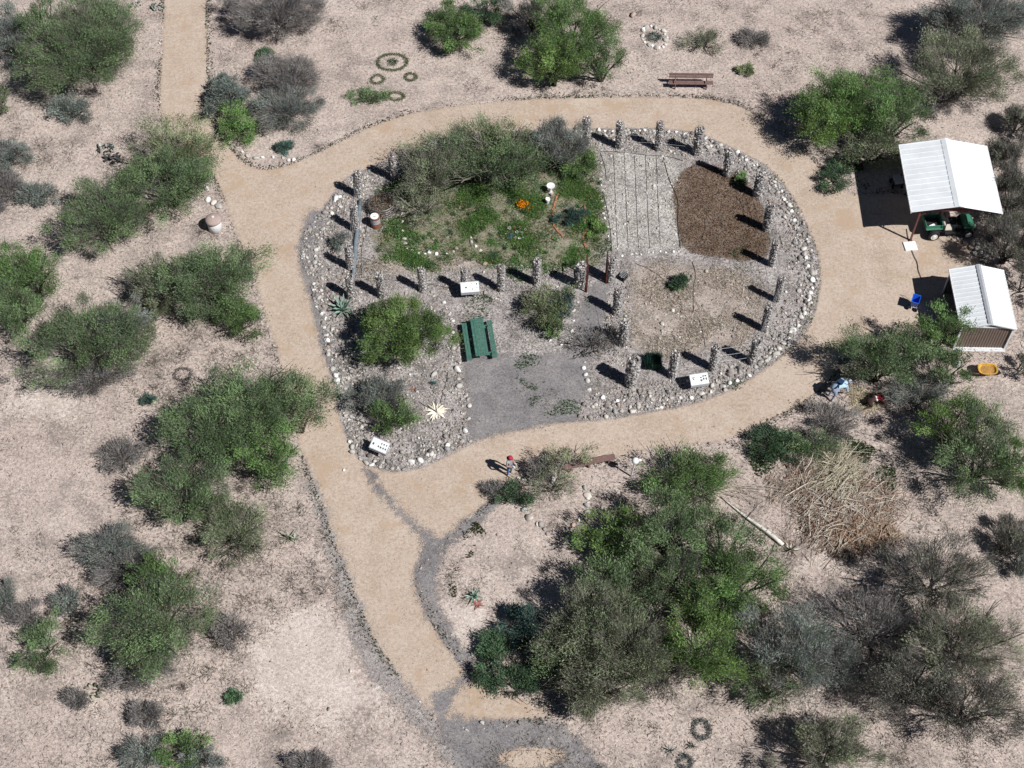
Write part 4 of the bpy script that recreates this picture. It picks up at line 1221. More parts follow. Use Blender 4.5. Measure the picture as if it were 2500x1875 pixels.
# carport
ze, zr = 2.85, 3.40
root, L, W, u, w, c = roofed('carport', 'open carport with white ribbed gable roof on red steel posts', (2194.3,358), (2408,352), (2447,517), (2226.8,522.4), (2306,342.5), (2338.6,508.5), ze, zr, 12, .03)
slope_panel(root, L, W, ze, zr, -1, 13, 'roof_panel'); slope_panel(root, L, W, ze, zr, 1, 13, 'roof_panel')
mb = MB()
mb.quadbox((-.26, -L/2-.02, zr-.06+.03), (0, -L/2-.02, zr+.055), (0, L/2+.02, zr+.055), (-.26, L/2+.02, zr-.06+.03), .012)
mb.quadbox((0, -L/2-.02, zr+.055), (.26, -L/2-.02, zr-.06+.03), (.26, L/2+.02, zr-.06+.03), (0, L/2+.02, zr+.055), .012)
mb.build('ridge_cap', M_roof, root)
mb = MB()
for sgn in (-1, 1): mb.box((sgn*W/2, 0, ze-.05), (.05, L, .12))
mb.build('eave_trim', M_trim, root)
inv = root.matrix_basis.inverted() if False else None
ang = math.atan2(w.y, w.x)
def tol(p):
    d = p-Vector((c.x, c.y, 0)); ca, sa = math.cos(-ang), math.sin(-ang)
    return Vector((d.x*ca-d.y*sa, d.x*sa+d.y*ca, d.z))
fl = tol(P(2223.6, 593)); fr = tol(P(2392, 584))
yf = (fl.y+fr.y)/2; yb = L/2-.25
for x, y in ((fl.x, yf), (fr.x, yf), (fl.x, yb), (fr.x, yb)):
    mb = MB(); mb.box((x, y, ze/2-.02), (.10, .10, ze-.04)); po = mb.build('post', M_red, root, bevel=.008)
    mb = MB(); mb.box((x, y, .012), (.22, .22, .024)); mb.build('base_plate', M_red, po)
for y in (yf, (yf+yb)/2, yb):
    mb = MB()
    mb.box(((fl.x+fr.x)/2, y, ze-.10), (fr.x-fl.x+.1, .08, .16))
    for k in range(1, 8):
        x = fl.x+(fr.x-fl.x)*k/8; zt = zr-(zr-ze)*abs(x)/(W/2)-.05
        mb.box((x, y, (ze-.02+zt)/2), (.04, .05, zt-ze+.03))
    for sgn in (-1, 1):
        a = Vector((sgn*W/2*.97, y, ze-.03)); b = Vector((0, y, zr-.07))
        mb.tube([a, b], .045, 4)
        px_ = fl.x if sgn < 0 else fr.x
        mb.tube([(px_, y, ze-.75), (px_-sgn*.55, y, ze-.14)], .03, 4)
    mb.build('truss', M_red, root)
mb = MB()
xs_l = fl.x; 
mb.box((0, yf, ze+.10), (W*.50, .03, .24))
mb.build('gable_board', M_red, root)
p = P(2222, 602)
mb = MB(); mb.box((0, 0, .04), (.74, .66, .09)); tag(mb.build('concrete_pad', M_white, None, bevel=.01, loc=(p.x, p.y, 0), rz=.1), 'white square concrete pad at the left carport post', 'pad')

# shed
ze, zr = 2.05, 2.48
root, L, W, u, w, c = roofed('shed', 'small metal shed with white gable roof and brown ribbed walls', (2315.8,660.8), (2450,656.5), (2481.8,800.7), (2347,803.5), (2387.4,644.5), (2416.7,791), ze, zr, 10, .03)
ang = math.atan2(w.y, w.x)
slope_panel(root, L, W, ze, zr, -1, 14, 'roof_panel'); slope_panel(root, L, W, ze, zr, 1, 14, 'roof_panel')
mb = MB()
mb.quadbox((-.14, -L/2-.02, zr-.02+.03), (0, -L/2-.02, zr+.055), (0, L/2+.02, zr+.055), (-.14, L/2+.02, zr-.02+.03), .012)
mb.quadbox((0, -L/2-.02, zr+.055), (.14, -L/2-.02, zr-.02+.03), (.14, L/2+.02, zr-.02+.03), (0, L/2+.02, zr+.055), .012)
mb.build('ridge_cap', M_grey, root)
wx = W/2-.16; wy = L/2-.16
def ribwall(a, b, zt, parent, name, mat, inward):
    mb = MB()
    a = Vector(a); b = Vector(b); d = (b-a); n = int(d.length/.075); t = d.normalized(); nn = Vector((-t.y, t.x, 0))*inward
    vs = []; 
    for k in range(n+1):
        q = a+d*(k/n)+nn*(.0 if k % 2 else .022)
        vs += [q+Vector((0, 0, .05)), q+Vector((0, 0, zt))]
    fs = [(2*k, 2*k+2, 2*k+3, 2*k+1) for k in range(n)]
    o = len(vs)
    vs += [v-nn*.05 for v in vs[:]]
    fs += [(o+2*k+1, o+2*k+3, o+2*k+2, o+2*k) for k in range(n)]
    mb.add(vs, fs)
    return mb.build(name, mat, parent)
ribwall((-wx, -wy, 0), (wx, -wy, 0), ze-.02, root, 'front_wall', M_brownwall, -1)
ribwall((wx, -wy, 0), (wx, wy, 0), ze-.02, root, 'side_wall', M_brownwall, -1)
ribwall((wx, wy, 0), (-wx, wy, 0), ze-.02, root, 'back_wall', M_brownwall, -1)
mb = MB()
for s_ in (-1, 1):
    y = s_*wy
    mb.add([(-wx, y, ze), (wx, y, ze), (0, y, zr-.08), (-wx, y+.02*-s_, ze), (wx, y+.02*-s_, ze), (0, y+.02*-s_, zr-.08)], [(0,1,2),(5,4,3),(0,3,4,1),(1,4,5,2),(2,5,3,0)])
mb.build('gable', M_brownwall, root)
mb = MB()
mb.box((0, -wy-.045, ze-.02), (2*wx+.1, .05, .09)); mb.box((0, -wy-.05, .06), (2*wx+.16, .09, .12)); 
for sgn in (-1, 1):
    mb.box((sgn*(wx+.03), -wy-.04, ze/2), (.09, .09, ze))
    mb.box((sgn*(wx+.03), wy+.04, ze/2), (.08, .08, ze))
    mb.quadbox(Vector((sgn*W/2, -L/2-.012, ze+.012)), Vector((0, -L/2-.012, zr+.03)), Vector((0, -L/2-.012, zr-.07)), Vector((sgn*W/2, -L/2-.012, ze-.08)), .02)
    mb.box((sgn*W/2, 0, ze-.03), (.03, L, .10))
mb.box((-wx, 0, ze-.05), (.07, 2*wy, .09))
mb.build('trim', M_trim, root)
p = tol
mb = MB(); mb.box((0, -wy-.17, .03), (2*wx+.1, .14, .05)); mb.build('doorstep', M_conc, root)

# ---------------------------------------------------------------- utility vehicle
pr = P(2277, 588); pf = P(2361, 583)
fwd = (pf-pr); ang = math.atan2(fwd.y, fwd.x); WB = fwd.length
vc = (pr+pf)/2
vr = thing('utility_vehicle', 'green two-seat utility vehicle parked under the carport', 'utility vehicle', (vc.x, vc.y, 0), ang)
hw = WB/2
VW = 1.50          # overall width, near side at y=0, far side at +VW
def wheel(x, y, r, wd, parent):
    mb = MB()
    mb.lathe((x, y, r), [(r*.55, -wd/2), (r*.92, -wd/2), (r, -wd*.3), (r*1.0, wd*.3), (r*.92, wd/2), (r*.55, wd/2)], 22, axis=(0, 1, 0))
    o = mb.build('wheel', M_black, parent, smooth=False)
    s_ = -1 if y < VW/2 else 1
    mb = MB()
    mb.lathe((x, y+s_*(wd*.5+.005), r), [(r*.56, -.03), (r*.56, .03), (r*.30, .015), (r*.28, .05), (r*.10, .055)], 18, axis=(0, s_, 0))
    mb.build('rim', M_rim, o)
for x, r, wd in ((-hw, .36, .27), (hw, .33, .22)):
    for y in (.12, VW-.12): wheel(x, y, r, wd, vr)
mb = MB(); mb.box((0, VW/2, .38), (WB+.5, .8, .12)); mb.box((.12, VW/2, .40), (.95, VW-.24, .06)); mb.box((.12, .16, .36), (1.0, .06, .10)); mb.box((0, VW/2, .52), (WB+.3, VW-.75, .22)); mb.build('chassis', M_black, vr, bevel=.01)
mb = MB()
cb = -hw-.02
for y in (.31, VW-.31): mb.box((cb, y, .86), (1.02, .05, .30)); mb.box((cb, y+(-.07 if y < 1 else .07), .80), (1.04, .16, .05))
mb.box((cb-.49, VW/2, .86), (.05, VW-.68, .30)); mb.box((cb+.49, VW/2, .90), (.05, VW-.68, .36))
mb.build('cargo_box', M_gator, vr, bevel=.015)
mb = MB(); mb.box((cb, VW/2, .74), (.92, VW-.70, .05)); mb.build('cargo_floor', M_black, vr)  # floor coloured black for the carport roof's shade inside the box
mb = MB()
fx = hw
pts = [(-.28, .62), (-.22, .92), (.15, .84), (.38, .66), (.42, .45)]
for i in range(len(pts)-1):
    (x0, z0), (x1, z1) = pts[i], pts[i+1]
    k0 = .28 if i < 2 else .32
    mb.quadbox((fx+x0, k0, z0), (fx+x1, .28 if i < 1 else .32, z1), (fx+x1, VW-(.28 if i < 1 else .32), z1), (fx+x0, VW-k0, z0), .04)
for y in (.27, VW-.27): mb.box((fx, y, .74), (.60, .16, .05))
mb.box((fx+.05, VW/2, .64), (.60, VW-.66, .28))
mb.build('hood', M_gator, vr, bevel=.02)
mb = MB(); mb.box((fx+.44, VW/2, .42), (.06, 1.0, .10)); mb.tube([(fx+.46, .25, .35), (fx+.5, .25, .62), (fx+.5, VW-.25, .62), (fx+.46, VW-.25, .35)], .02, 6); mb.build('bumper', M_black, vr)
for y in (.46, VW-.46):
    mb = MB(); mb.box((-.18, y, .62), (.42, .44, .10)); mb.box((-.42, y, .84), (.10, .42, .40), ry=-.2); mb.build('seat', M_seat, vr, bevel=.02)
    mb = MB(); mb.lathe((fx+.43, y, .66), [(.055, 0), (.05, .02)], 12, axis=(1, 0, .3)); mb.build('headlight', M_white, vr)
mb = MB(); mb.tube([(.42, .38, .5), (.28, .38, .92)], .015, 6)
mb.tube([(.28+.03*math.sin(a)*0-.09*math.cos(a)*.4, .38+.16*math.sin(a), .92+.16*math.cos(a)*.6) for a in np.linspace(0, 6.28, 17)], .014, 5)
mb.build('steering_wheel', M_black, vr)
mb = MB()
for y in (.14, VW-.14): mb.tube([(-.50, y, .45), (-.50, y, 1.55), (-.3, y, 1.72)], .025, 6)
mb.tube([(-.50, .14, 1.50), (-.50, VW-.14, 1.50)], .025, 6); mb.tube([(-.50, .14, 1.0), (-.50, VW-.14, 1.0)], .02, 6)
mb.build('roll_bar', M_black, vr)
mb = MB(); mb.box((cb-.1, .48, .82), (.35, .14, .10), rz=.4); mb.build('cargo_tools', M_white, vr)

# ---------------------------------------------------------------- carts, barrow, small kit
p = P(2229, 750)
r_ = thing('hand_cart', 'bright blue plastic tub cart beside the shed shadow', 'cart', (p.x, p.y, 0), -.38)
mb = MB()
for z0_, z1_, a, b in ((.32, .80, .20, .29),):
    i = [(-a, -b), (a, -b), (a, b), (-a, b)]
    vs = [(x*.82, y*.82, z0_) for x, y in i]+[(x*1.15, y*1.1, z1_) for x, y in i]+[(x*1.05, y, z1_) for x, y in i]+[(x*.72, y*.74, z0_+.04) for x, y in i]
    fs = [(0,3,2,1)]+[(k, (k+1) % 4, (k+1) % 4+4, k+4) for k in range(4)]+[(k+4, (k+1) % 4+4, (k+1) % 4+8, k+8) for k in range(4)]+[(k+8, (k+1) % 4+8, (k+1) % 4+12, k+12) for k in range(4)]+[(12, 13, 14, 15)]
    mb.add(vs, fs)
mb.build('tub', M_blue, r_)
mb = MB(); mb.tube([(-.16, -.3, .2), (-.16, .3, .3), (-.12, .46, .95)], .014, 6); mb.tube([(.16, -.3, .2), (.16, .3, .3), (.12, .46, .95), (-.12, .46, .95)], .014, 6); mb.build('handle', M_black, r_)
for x in (-.24, .24):
    mb = MB(); mb.lathe((x, -.2, .15), [(.15, -.03), (.15, .03), (.05, .04)], 16, axis=(1, 0, 0)); mb.build('wheel', M_black, r_)
p = P(2187, 452)
r_ = thing('garden_wagon', 'grey flat-topped wagon standing in the carport shade', 'wagon', (p.x, p.y, 0), .12)
mb = MB(); mb.box((0, 0, .52), (.44, .62, .28)); mb.build('box', M_grey, r_, bevel=.02)
mb = MB(); mb.box((0, 0, .33), (.5, .66, .05)); mb.tube([(.22, -.3, .3), (.5, -.5, .75)], .015, 6); mb.build('frame', M_black, r_)
for x in (-.29, .29):
    for y in (-.25, .25):
        mb = MB(); mb.lathe((x, y, .16), [(.16, -.035), (.16, .035), (.06, .04)], 14, axis=(1, 0, 0)); mb.build('wheel', M_black, r_)
p = P(2200, 500)
p = P(2405, 915)
r_ = thing('wheelbarrow', 'yellow wheelbarrow tray partly filled with leaves below the shed', 'wheelbarrow', (p.x, p.y, 0), 0.0)
mb = MB()
def oval(a, b, z, n=22, sq=3.0):
    o_ = []
    for j in range(n):
        t = 2*math.pi*j/n; ct, st = math.cos(t), math.sin(t)
        o_.append((a*math.copysign(abs(ct)**(2/sq), ct), b*math.copysign(abs(st)**(2/sq), st), z))
    return o_
L1 = [oval(.30, .22, .30), oval(.50, .36, .58), oval(.55, .40, .59), oval(.55, .40, .575), oval(.47, .33, .57), oval(.34, .25, .40)]
vs = [q for l in L1 for q in l]; n = 22
fs = [tuple(range(n))[::-1]]+[(i*n+j, i*n+(j+1) % n, (i+1)*n+(j+1) % n, (i+1)*n+j) for i in range(5) for j in range(n)]
mb.add(vs, fs); mb.build('tray', M_yel, r_)
mb = MB(); vs = oval(.40, .29, .46)+[(0, 0, .50)]; mb.add(vs, [(j, (j+1) % n, n) for j in range(n)]); mb.build('leaf_fill', simple('leaf_fill', (.36,.20,.06), .9, .5, 14, bmp=.6), r_)
for y in (-.24, .24):
    mb = MB(); mb.tube([(.55, y*.3, .2), (.1, y, .3), (-.85, y*1.2, .58)], .018, 6); mb.tube([(-.2, y, .32), (-.3, y, .0)], .014, 6); mb.build('handle', M_wood, r_)
mb = MB(); mb.lathe((.60, 0, .2), [(.1, -.04), (.2, -.04), (.2, .04), (.1, .04)], 18, axis=(0, 1, 0)); mb.build('wheel', M_black, r_)

p = P(525, 571)
r_ = thing('litter_bin', 'round concrete litter bin with brown domed lid at the path edge', 'litter bin', (p.x, p.y+.38, 0), 0)
mb = MB(); mb.lathe((0, 0, 0), [(.36, 0), (.41, .04), (.42, .40), (.415, .80), (.38, .81)], 32); mb.build('body', M_conc, r_, smooth=True)
mb = MB(); mb.lathe((0, 0, .86), [(.44, -.08), (.49, -.05), (.49, .03), (.43, .11), (.30, .18), (.12, .215), (.0, .22)], 32); mb.build('lid', M_lid, r_, smooth=True)
mb = MB(); mb.lathe((0, 0, 1.07), [(.09, 0), (.09, .05), (.04, .07)], 16); mb.build('knob', M_conc, r_)
p = P(914, 528, .88)
r_ = thing('steel_drum', 'rusty steel drum with a white lid behind the roll of netting', 'drum', (p.x+.03, p.y, 0), 0)
mb = MB(); mb.lathe((0, 0, 0), [(.29, 0), (.30, .02), (.29, .05), (.29, .27), (.305, .29), (.29, .31), (.29, .56), (.305, .58), (.29, .60), (.29, .84), (.305, .87), (.285, .88)], 28); mb.build('body', M_rust, r_)
mb = MB(); mb.lathe((0, 0, .55), [(.297, -.14), (.297, .20)], 28); mb.build('pale_band', M_grey, r_)
mb = MB(); mb.lathe((-.03, 0, .885), [(.25, 0), (.25, .02), (.24, .025)], 28); mb.build('lid', M_white, r_)
mb = MB(); mb.lathe((-.12, .08, .91), [(.025, 0), (.02, .012)], 10); mb.lathe((.06, .08, .91), [(.025, 0), (.02, .012)], 10); mb.box((-.02, -.07, .915), (.14, .03, .01)); mb.build('lid_marks', M_black, r_)

# wire bin with brush
p = P(934, 512)
r_ = thing('compost_bin', 'round wire compost bin heaped with dead brush beside the rusty drum', 'compost bin', (p.x, p.y, 0), 0)
mb = MB(); R0 = .80
for j in range(40): a = 2*math.pi*j/40; mb.tube([(R0*math.cos(a), R0*math.sin(a), 0), (R0*math.cos(a), R0*math.sin(a), .75)], .006, 3)
for z in (.02, .2, .38, .56, .75): mb.tube([(R0*math.cos(a), R0*math.sin(a), z) for a in np.linspace(0, 6.283, 37)], .008, 3)
mb.build('wire_cage', M_steel, r_)
rg = np.random.default_rng(4); n = 4200
a = rg.uniform(0, 6.28, n); rr = R0*.97*np.sqrt(rg.uniform(0, 1, n)); z = rg.uniform(.0, .72, n)*(1-.15*(rr/R0)**2)
pp = np.stack([rr*np.cos(a), rr*np.sin(a), z], 1); d = rg.normal(size=(n, 3)); d[:, 2] *= .5
cl = np.array([(.20,.16,.13),(.30,.25,.19),(.12,.09,.08),(.24,.11,.08),(.34,.31,.27),(.18,.18,.12)])[rg.integers(6, size=n)]
V, Fc, T = blades(pp, unit(d), rg.uniform(.1, .38, n), rg.uniform(.008, .025, n), rg, cl)
link('brush_fill', npmesh('brush_fill', V, Fc, M_leaf, T), r_)

# ---------------------------------------------------------------- tables and benches
def axis_of(p0, p1):
    d = p1-p0; return math.atan2(d.y, d.x), d.length
def bolts(mb, pts):
    for q in pts: mb.lathe(q, [(.012, 0), (.01, .006)], 8)
a0 = P(1163, 777, .76); a1 = P(1177.5, 868, .76)
ang, Lt = axis_of(a1, a0)
cc = (a0+a1)/2
r_ = thing('picnic_table', 'dark green plank picnic table beside the grey gravel', 'picnic table', (cc.x, cc.y, 0), ang)
mb = MB()
for k in range(5): mb.box((0, (k-2)*.148, .75), (Lt+random.Random(k).uniform(-.01, .01), .138, .042), ry=0)
mb.build('tabletop', M_green, r_, bevel=.006)
for s_ in (-1, 1):
    mb = MB()
    for k in (-.5, .5): mb.box((0, s_*.72+k*.142, .44), (Lt, .132, .042))
    mb.build('bench_seat', M_green, r_, bevel=.006)
for x in (-Lt/2+.36, Lt/2-.36):
    for s_ in (-1, 1):
        mb = MB(); mb.tube([(x, s_*.58, 0), (x, s_*.22, .73)], .045, 4); mb.build('leg', M_green, r_)
    mb = MB(); mb.box((x+.05, 0, .39), (.05, 1.66, .10)); mb.box((x+.05, 0, .70), (.05, .68, .08)); mb.build('crossbeam', M_green, r_)

a0 = P(1633, 201, .46); a1 = P(1741, 202, .46)
ang, Lt = axis_of(a0, a1); cc = (a0+a1)/2
r_ = thing('park_bench', 'weathered brown park bench standing above the loop path', 'bench', (cc.x, cc.y, 0), ang)
mb = MB()
for k in (-1, 0, 1): mb.box((0, k*.115, .45), (Lt, .10, .04))
mb.build('seat', M_wood, r_, bevel=.005)
mb = MB()
for k in (0, 1): mb.box((0, .26+k*.03, .70+k*.15), (Lt, .03, .12), rx=-.2)
mb.box((0, .33, .93), (Lt, .07, .03)); mb.build('backrest', M_wood, r_, bevel=.005)
for x in (-Lt/2+.42, Lt/2-.42):
    mb = MB(); mb.box((x, -.14, .22), (.07, .07, .44)); mb.tube([(x, .16, 0), (x, .20, .45), (x, .34, .95)], .035, 4); mb.box((x, 0, .42), (.05, .46, .05)); mb.box((x, .06, .66), (.06, .50, .03)); mb.build('leg', M_wood, r_)
a0 = P(1372, 1138, .45); a1 = P(1500, 1110.5, .45)
ang, Lt = axis_of(a0, a1); cc = (a0+a1)/2
r_ = thing('plank_bench', 'long reddish brown plank bench at the lower edge of the loop', 'bench', (cc.x, cc.y, 0), ang)
mb = MB(); mb.box((0, 0, .45), (Lt, .17, .05)); mb.box((0, -.18, .45), (Lt-.02, .17, .05)); mb.build('seat', M_wood, r_, bevel=.006)
for x in (-Lt/2+.35, 0, Lt/2-.35):
    mb = MB(); mb.box((x, .0-.09, .2), (.08, .26, .42)); mb.box((x, -.09, .41), (.10, .36, .04)); mb.build('leg', M_wood, r_)

# ---------------------------------------------------------------- signs
def info_sign(tl, tr, br, z, label, marks, tilt, base=None):
    a = P(*tl, z); b = P(*tr, z)
    ang, Wd = axis_of(a, b)
    c0 = (a+b)/2
    r_ = thing('info_sign', label, 'sign', (c0.x, c0.y, 0), ang, 'white lectern signs of the garden')
    D = .62
    Rx = Matrix.Rotation(tilt, 3, 'X')
    ctr = Vector((0, -D/2*math.cos(tilt), z-D/2*math.sin(tilt)))
    mb = MB(); mb.box(ctr, (Wd+.04, D+.04, .035), rx=tilt); mb.build('panel_frame', M_grey, r_, bevel=.004)
    n_ = Rx @ Vector((0, 0, 1))
    mb = MB(); mb.box(ctr+n_*.012, (Wd-.03, D-.05, .02), rx=tilt); mb.build('panel', M_white, r_)
    mb = MB()
    for mx_, my_, mw, mh in marks:
        q = ctr+n_*.0235+Rx @ Vector((mx_*Wd, my_*D, 0))
        mb.box(q, (mw*Wd, mh*D, .003), rx=tilt)
    mb.build('printed_pictures', M_print, r_)
    zb = z-D*math.sin(tilt)
    mb = MB(); mb.box((0, -D*math.cos(tilt)+.01, zb-.11), (Wd+.02, .03, .18)); mb.build('front_board', M_grey, r_)
    for x in (-Wd*.22, Wd*.22):
        mb = MB(); mb.box((x, -D*.5*math.cos(tilt), zb/2), (.08, .08, zb)); mb.build('post', M_grey, r_)
    return r_
tl_ = .42
info_sign((1124,690), (1168,686.5), None, 1.05, 'white lectern sign with few pictures above the green picnic table', [(-.22,-.02,.11,.16),(.12,.28,.04,.12),(.12,-.2,.04,.2),(.38,.25,.08,.15),(.38,-.12,.09,.05)], tl_)
info_sign((1683,915.5), (1726.4,909), None, 1.0, 'white lectern sign with pictures at the lower right of the garden', [(-.32,.18,.16,.10),(-.32,.03,.10,.10),(.10,.12,.10,.14),(.10,-.14,.12,.2),(.24,.22,.12,.13),(.24,-.02,.10,.2),(.37,.22,.10,.15),(.38,-.05,.09,.22)], tl_)
info_sign((913,1066), (953,1083), None, 1.0, 'tilted white lectern sign with round pictures at the lower left corner', [(.08,.2,.06,.16),(.22,.2,.07,.15),(.37,.2,.06,.14),(-.04,-.12,.08,.16),(.10,-.14,.09,.17),(.25,-.14,.08,.16),(.39,-.14,.08,.16),(-.36,-.05,.10,.2)], tl_)

# ---------------------------------------------------------------- ornaments
p = P(1344, 470)
r_ = thing('bird_bath', 'white pedestal bird bath left of the brick edging', 'bird bath', (p.x, p.y, 0), 0)
mb = MB(); mb.lathe((0, 0, 0), [(.17, 0), (.16, .06), (.07, .12), (.06, .45), (.10, .52)], 18); mb.build('pedestal', M_conc, r_, smooth=True)
mb = MB(); mb.lathe((0, 0, .52), [(.08, 0), (.22, .06), (.255, .10), (.245, .115), (.20, .08), (.06, .06)], 26); mb.build('basin', M_white, r_, smooth=True)
p = P(1337, 497)
r_ = thing('garden_urn', 'small white urn in front of the bird bath', 'urn', (p.x, p.y, 0), 0)
mb = MB(); mb.lathe((0, 0, 0), [(.10, 0), (.11, .05), (.06, .12), (.13, .26), (.15, .42), (.13, .46), (.10, .40)], 18); mb.build('bowl', M_white, r_, smooth=True)
p = P(1347, 478)
mb = MB(); mb.box((0, 0, .10), (.14, .12, .2)); mb.box((0, 0, .22), (.10, .09, .05)); tag(mb.build('pink_block', simple('pink_stone', (.55, .40, .34), .9), None, bevel=.01, loc=(p.x, p.y, 0)), 'small pinkish block between urn and bird bath', 'block')
p = P(1541, 1163)
r_ = thing('bird_feeder', 'white rounded feeder on a pale post right of the plank bench', 'bird feeder', (p.x, p.y, 0), 0)
mb = MB(); mb.tube([(0, 0, 0), (.04, 0, .7), (.10, 0, 1.45)], [.045, .05, .045], 8); mb.build('post', M_conc, r_)
mb = MB(); mb.lathe((.12, 0, 1.50), [(.05, -.08), (.16, -.04), (.19, .06), (.16, .17), (.08, .24), (.01, .26)], 20, axis=(-.2, 0, 1)); mb.build('dome', M_white, r_, smooth=True)
mb = MB(); mb.box((.34, .02, 1.56), (.14, .10, .16), ry=.4); mb.build('tray', M_white, r_, bevel=.01)
# pots
cols = [('white',(.75,.74,.7)),('terracotta',(.45,.2,.13)),('pink',(.6,.35,.35)),('blue',(.12,.2,.42)),('pale green',(.35,.5,.42)),('cream',(.65,.58,.45))]
places = ['at the back','at the left','in the middle','at the right','at the front','on the outer rim']
k = 0
for dx, dy, ci, sz_ in [(-.45,.35,0,.10),(-.15,.4,1,.09),(.2,.42,2,.08),(.5,.3,0,.07),(-.55,.05,2,.08),(-.3,-.15,3,.09),(0,.05,0,.09),(.3,.0,4,.08),(.55,.0,1,.07),(-.4,-.4,3,.08),(-.1,-.35,5,.08),(.15,-.42,0,.08),(.42,-.35,4,.07)]:
    p = P(1262, 572)
    nm, cc_ = cols[ci]
    r_ = thing('flower_pot', 'small '+nm+' pot of the cluster in the flower garden, '+['back left','back','back right','far right back','left','centre left','very centre','centre right','right','front left','front','front right','far right front'][k], 'pot', (p.x+dx, p.y+dy, 0), 0, 'little pots clustered among the flowers')
    mb = MB(); mb.lathe((0, 0, 0), [(sz_*.7, 0), (sz_, sz_*1.6), (sz_*1.1, sz_*1.8), (sz_*.85, sz_*1.7), (sz_*.8, sz_*1.3)], 12)
    mb.build('pot', simple('pot_'+nm.replace(' ', '_'), cc_, .7, .1), r_); k += 1
    V, Fc, T = blades(np.random.default_rng(k).normal(0, sz_*.4, (16, 3))*[1, 1, .2]+[0, 0, sz_*1.5], unit(np.random.default_rng(k+9).normal(size=(16, 3))+[0, 0, .8]), np.full(16, .09), np.full(16, .018), rg, np.tile((.08, .13, .05), (16, 1)))
    link('sprig', npmesh('sprig', V, Fc, M_leaf, T), r_)
# orange flowers
p = P(1276, 505)
r_ = thing('flower_clump', 'clump of orange poppies glowing in the flower garden', 'flowers', (p.x, p.y, 0), 0)
rg = np.random.default_rng(8); n = 260
pp = rg.normal(0, 1, (n, 3))*[.18, .16, .07]+[0, 0, .22]
V, Fc, T = blades(pp, unit(rg.normal(size=(n, 3))*[1, 1, .5]+[0, 0, .7]), np.full(n, .09), np.full(n, .038), rg, np.array([(.85,.30,.01),(.90,.42,.02),(.7,.2,.01)])[rg.integers(3, size=n)])
link('blossoms', npmesh('blossoms', V, Fc, M_leaf, T), r_)
n = 700; pp = rg.normal(0, 1, (n, 3))*[.26, .22, .05]+[0, 0, .08]
V, Fc, T = blades(pp, unit(rg.normal(size=(n, 3))+[0, 0, .7]), np.full(n, .14), np.full(n, .02), rg, np.tile((.07, .14, .04), (n, 1)))
link('leaves', npmesh('leaves', V, Fc, M_leaf, T), r_)
# tiny blossoms in the dark shrub near the path
# brick edging
BR = bpy.data.meshes.new('brick')
mb = MB(); mb.box((0, 0, .04), (.20, .10, .10)); BR.from_pydata(mb.v, [], mb.f); BR.materials.append(M_brick); BR.update()
for pts, lab in (([(1361,478),(1352,505),(1348,528),(1351,550),(1362,566),(1374,578)], 'orange brick of the left curved edging round the blue-green clump'),
                 ([(1428,505),(1431,530),(1427,548)], 'orange brick of the upper right edging round the blue-green clump'),
                 ([(1430,565),(1424,580),(1427,598),(1433,612)], 'orange brick of the lower right edging above the gate')):
    ps = [P(x, y) for x, y in pts]
    q = along([(p.x, p.y) for p in ps], .19, rs, .01)
    for i in range(len(q)):
        j = min(i+1, len(q)-1); d = q[j]-q[j-1]
        o = link('edging_brick', BR, None, (q[i][0], q[i][1], 0), math.atan2(d[1], d[0])+rs.normal(0, .15))
        tag(o, lab, 'brick', lab.replace('orange brick', 'bricks'))
# gate leaves
def gate_leaf(b0, depth, lab):
    p = P(*b0)
    r_ = thing('gate_leaf', lab, 'gate', (p.x, p.y, 0), 0)
    mb = MB(); h = 2.0
    for y in (0, depth): mb.box((0, y, h/2), (.07, .07, h))
    for z in (.08, .95, h-.04): mb.box((0, depth/2, z), (.055, depth-.07, .06))
    mb.build('frame', M_darkred, r_)
    mb = MB(); n = 7
    for k in range(1, n): mb.box((.0, depth*k/n, h/2), (.022, .022, h-.1))
    mb.tube([(0, .05, .1), (0, depth-.05, .92)], .018, 4); mb.tube([(0, .05, .98), (0, depth-.05, 1.9)], .018, 4)
    mb.build('bars', M_darkred, r_)
gate_leaf((1432, 714), 1.25, 'rusty red steel gate leaf left of the gravel walk')
gate_leaf((1480, 692), .72, 'rusty red steel gate leaf right of the gravel walk')
p = P(1521, 680)
r_ = thing('crate', 'black ribbed crate right of the gate', 'crate', (p.x, p.y, 0), .9)
mb = MB(); mb.box((0, 0, .02), (.44, .34, .03))
for x in (-.22, .22): mb.box((x, 0, .16), (.02, .36, .3))
for y in (-.17, .17): mb.box((0, y, .16), (.44, .02, .3))
mb.build('box', M_black, r_)
mb = MB()
for k in range(4): mb.box((-.15+k*.1, 0, .32), (.03, .36, .02))
mb.build('slats', M_grey, r_)

# ---------------------------------------------------------------- hoses and cable
def hose(pts, lab, r=.013, group='black drip hoses of the garden plots', name='drip_hose', mat=None):
    ps = smoothpoly([P(x, y) for x, y in pts], False, 2)
    mb = MB(); mb.tube([(x, y, .035+r) for x, y in ps], r, 5)
    tag(mb.build(name, mat or M_hose), lab, 'hose', group)
for i, x in enumerate((1502, 1528, 1553, 1580, 1606)):
    hose([(x-4, 380), (x-1, 450), (x+2, 530), (x+6, 606)], ['leftmost','second','third','fourth','rightmost'][i]+' drip hose running down the ashy plot', .010)
hose([(1620,385),(1630,430),(1645,465),(1657,492),(1654,540),(1657,575),(1661,606)], 'thicker hose between ashy plot and wood chips', .02)
hose([(1460,370),(1520,372),(1575,380),(1630,382),(1668,394)], 'hose along the upper end of the ashy plot', .014)
hose([(1466,375),(1478,410),(1480,440)], 'short hose at the upper left corner of the ashy plot', .014)
hose([(1472,470),(1482,510),(1490,560),(1494,615)], 'hose along the left side of the ashy plot', .014)
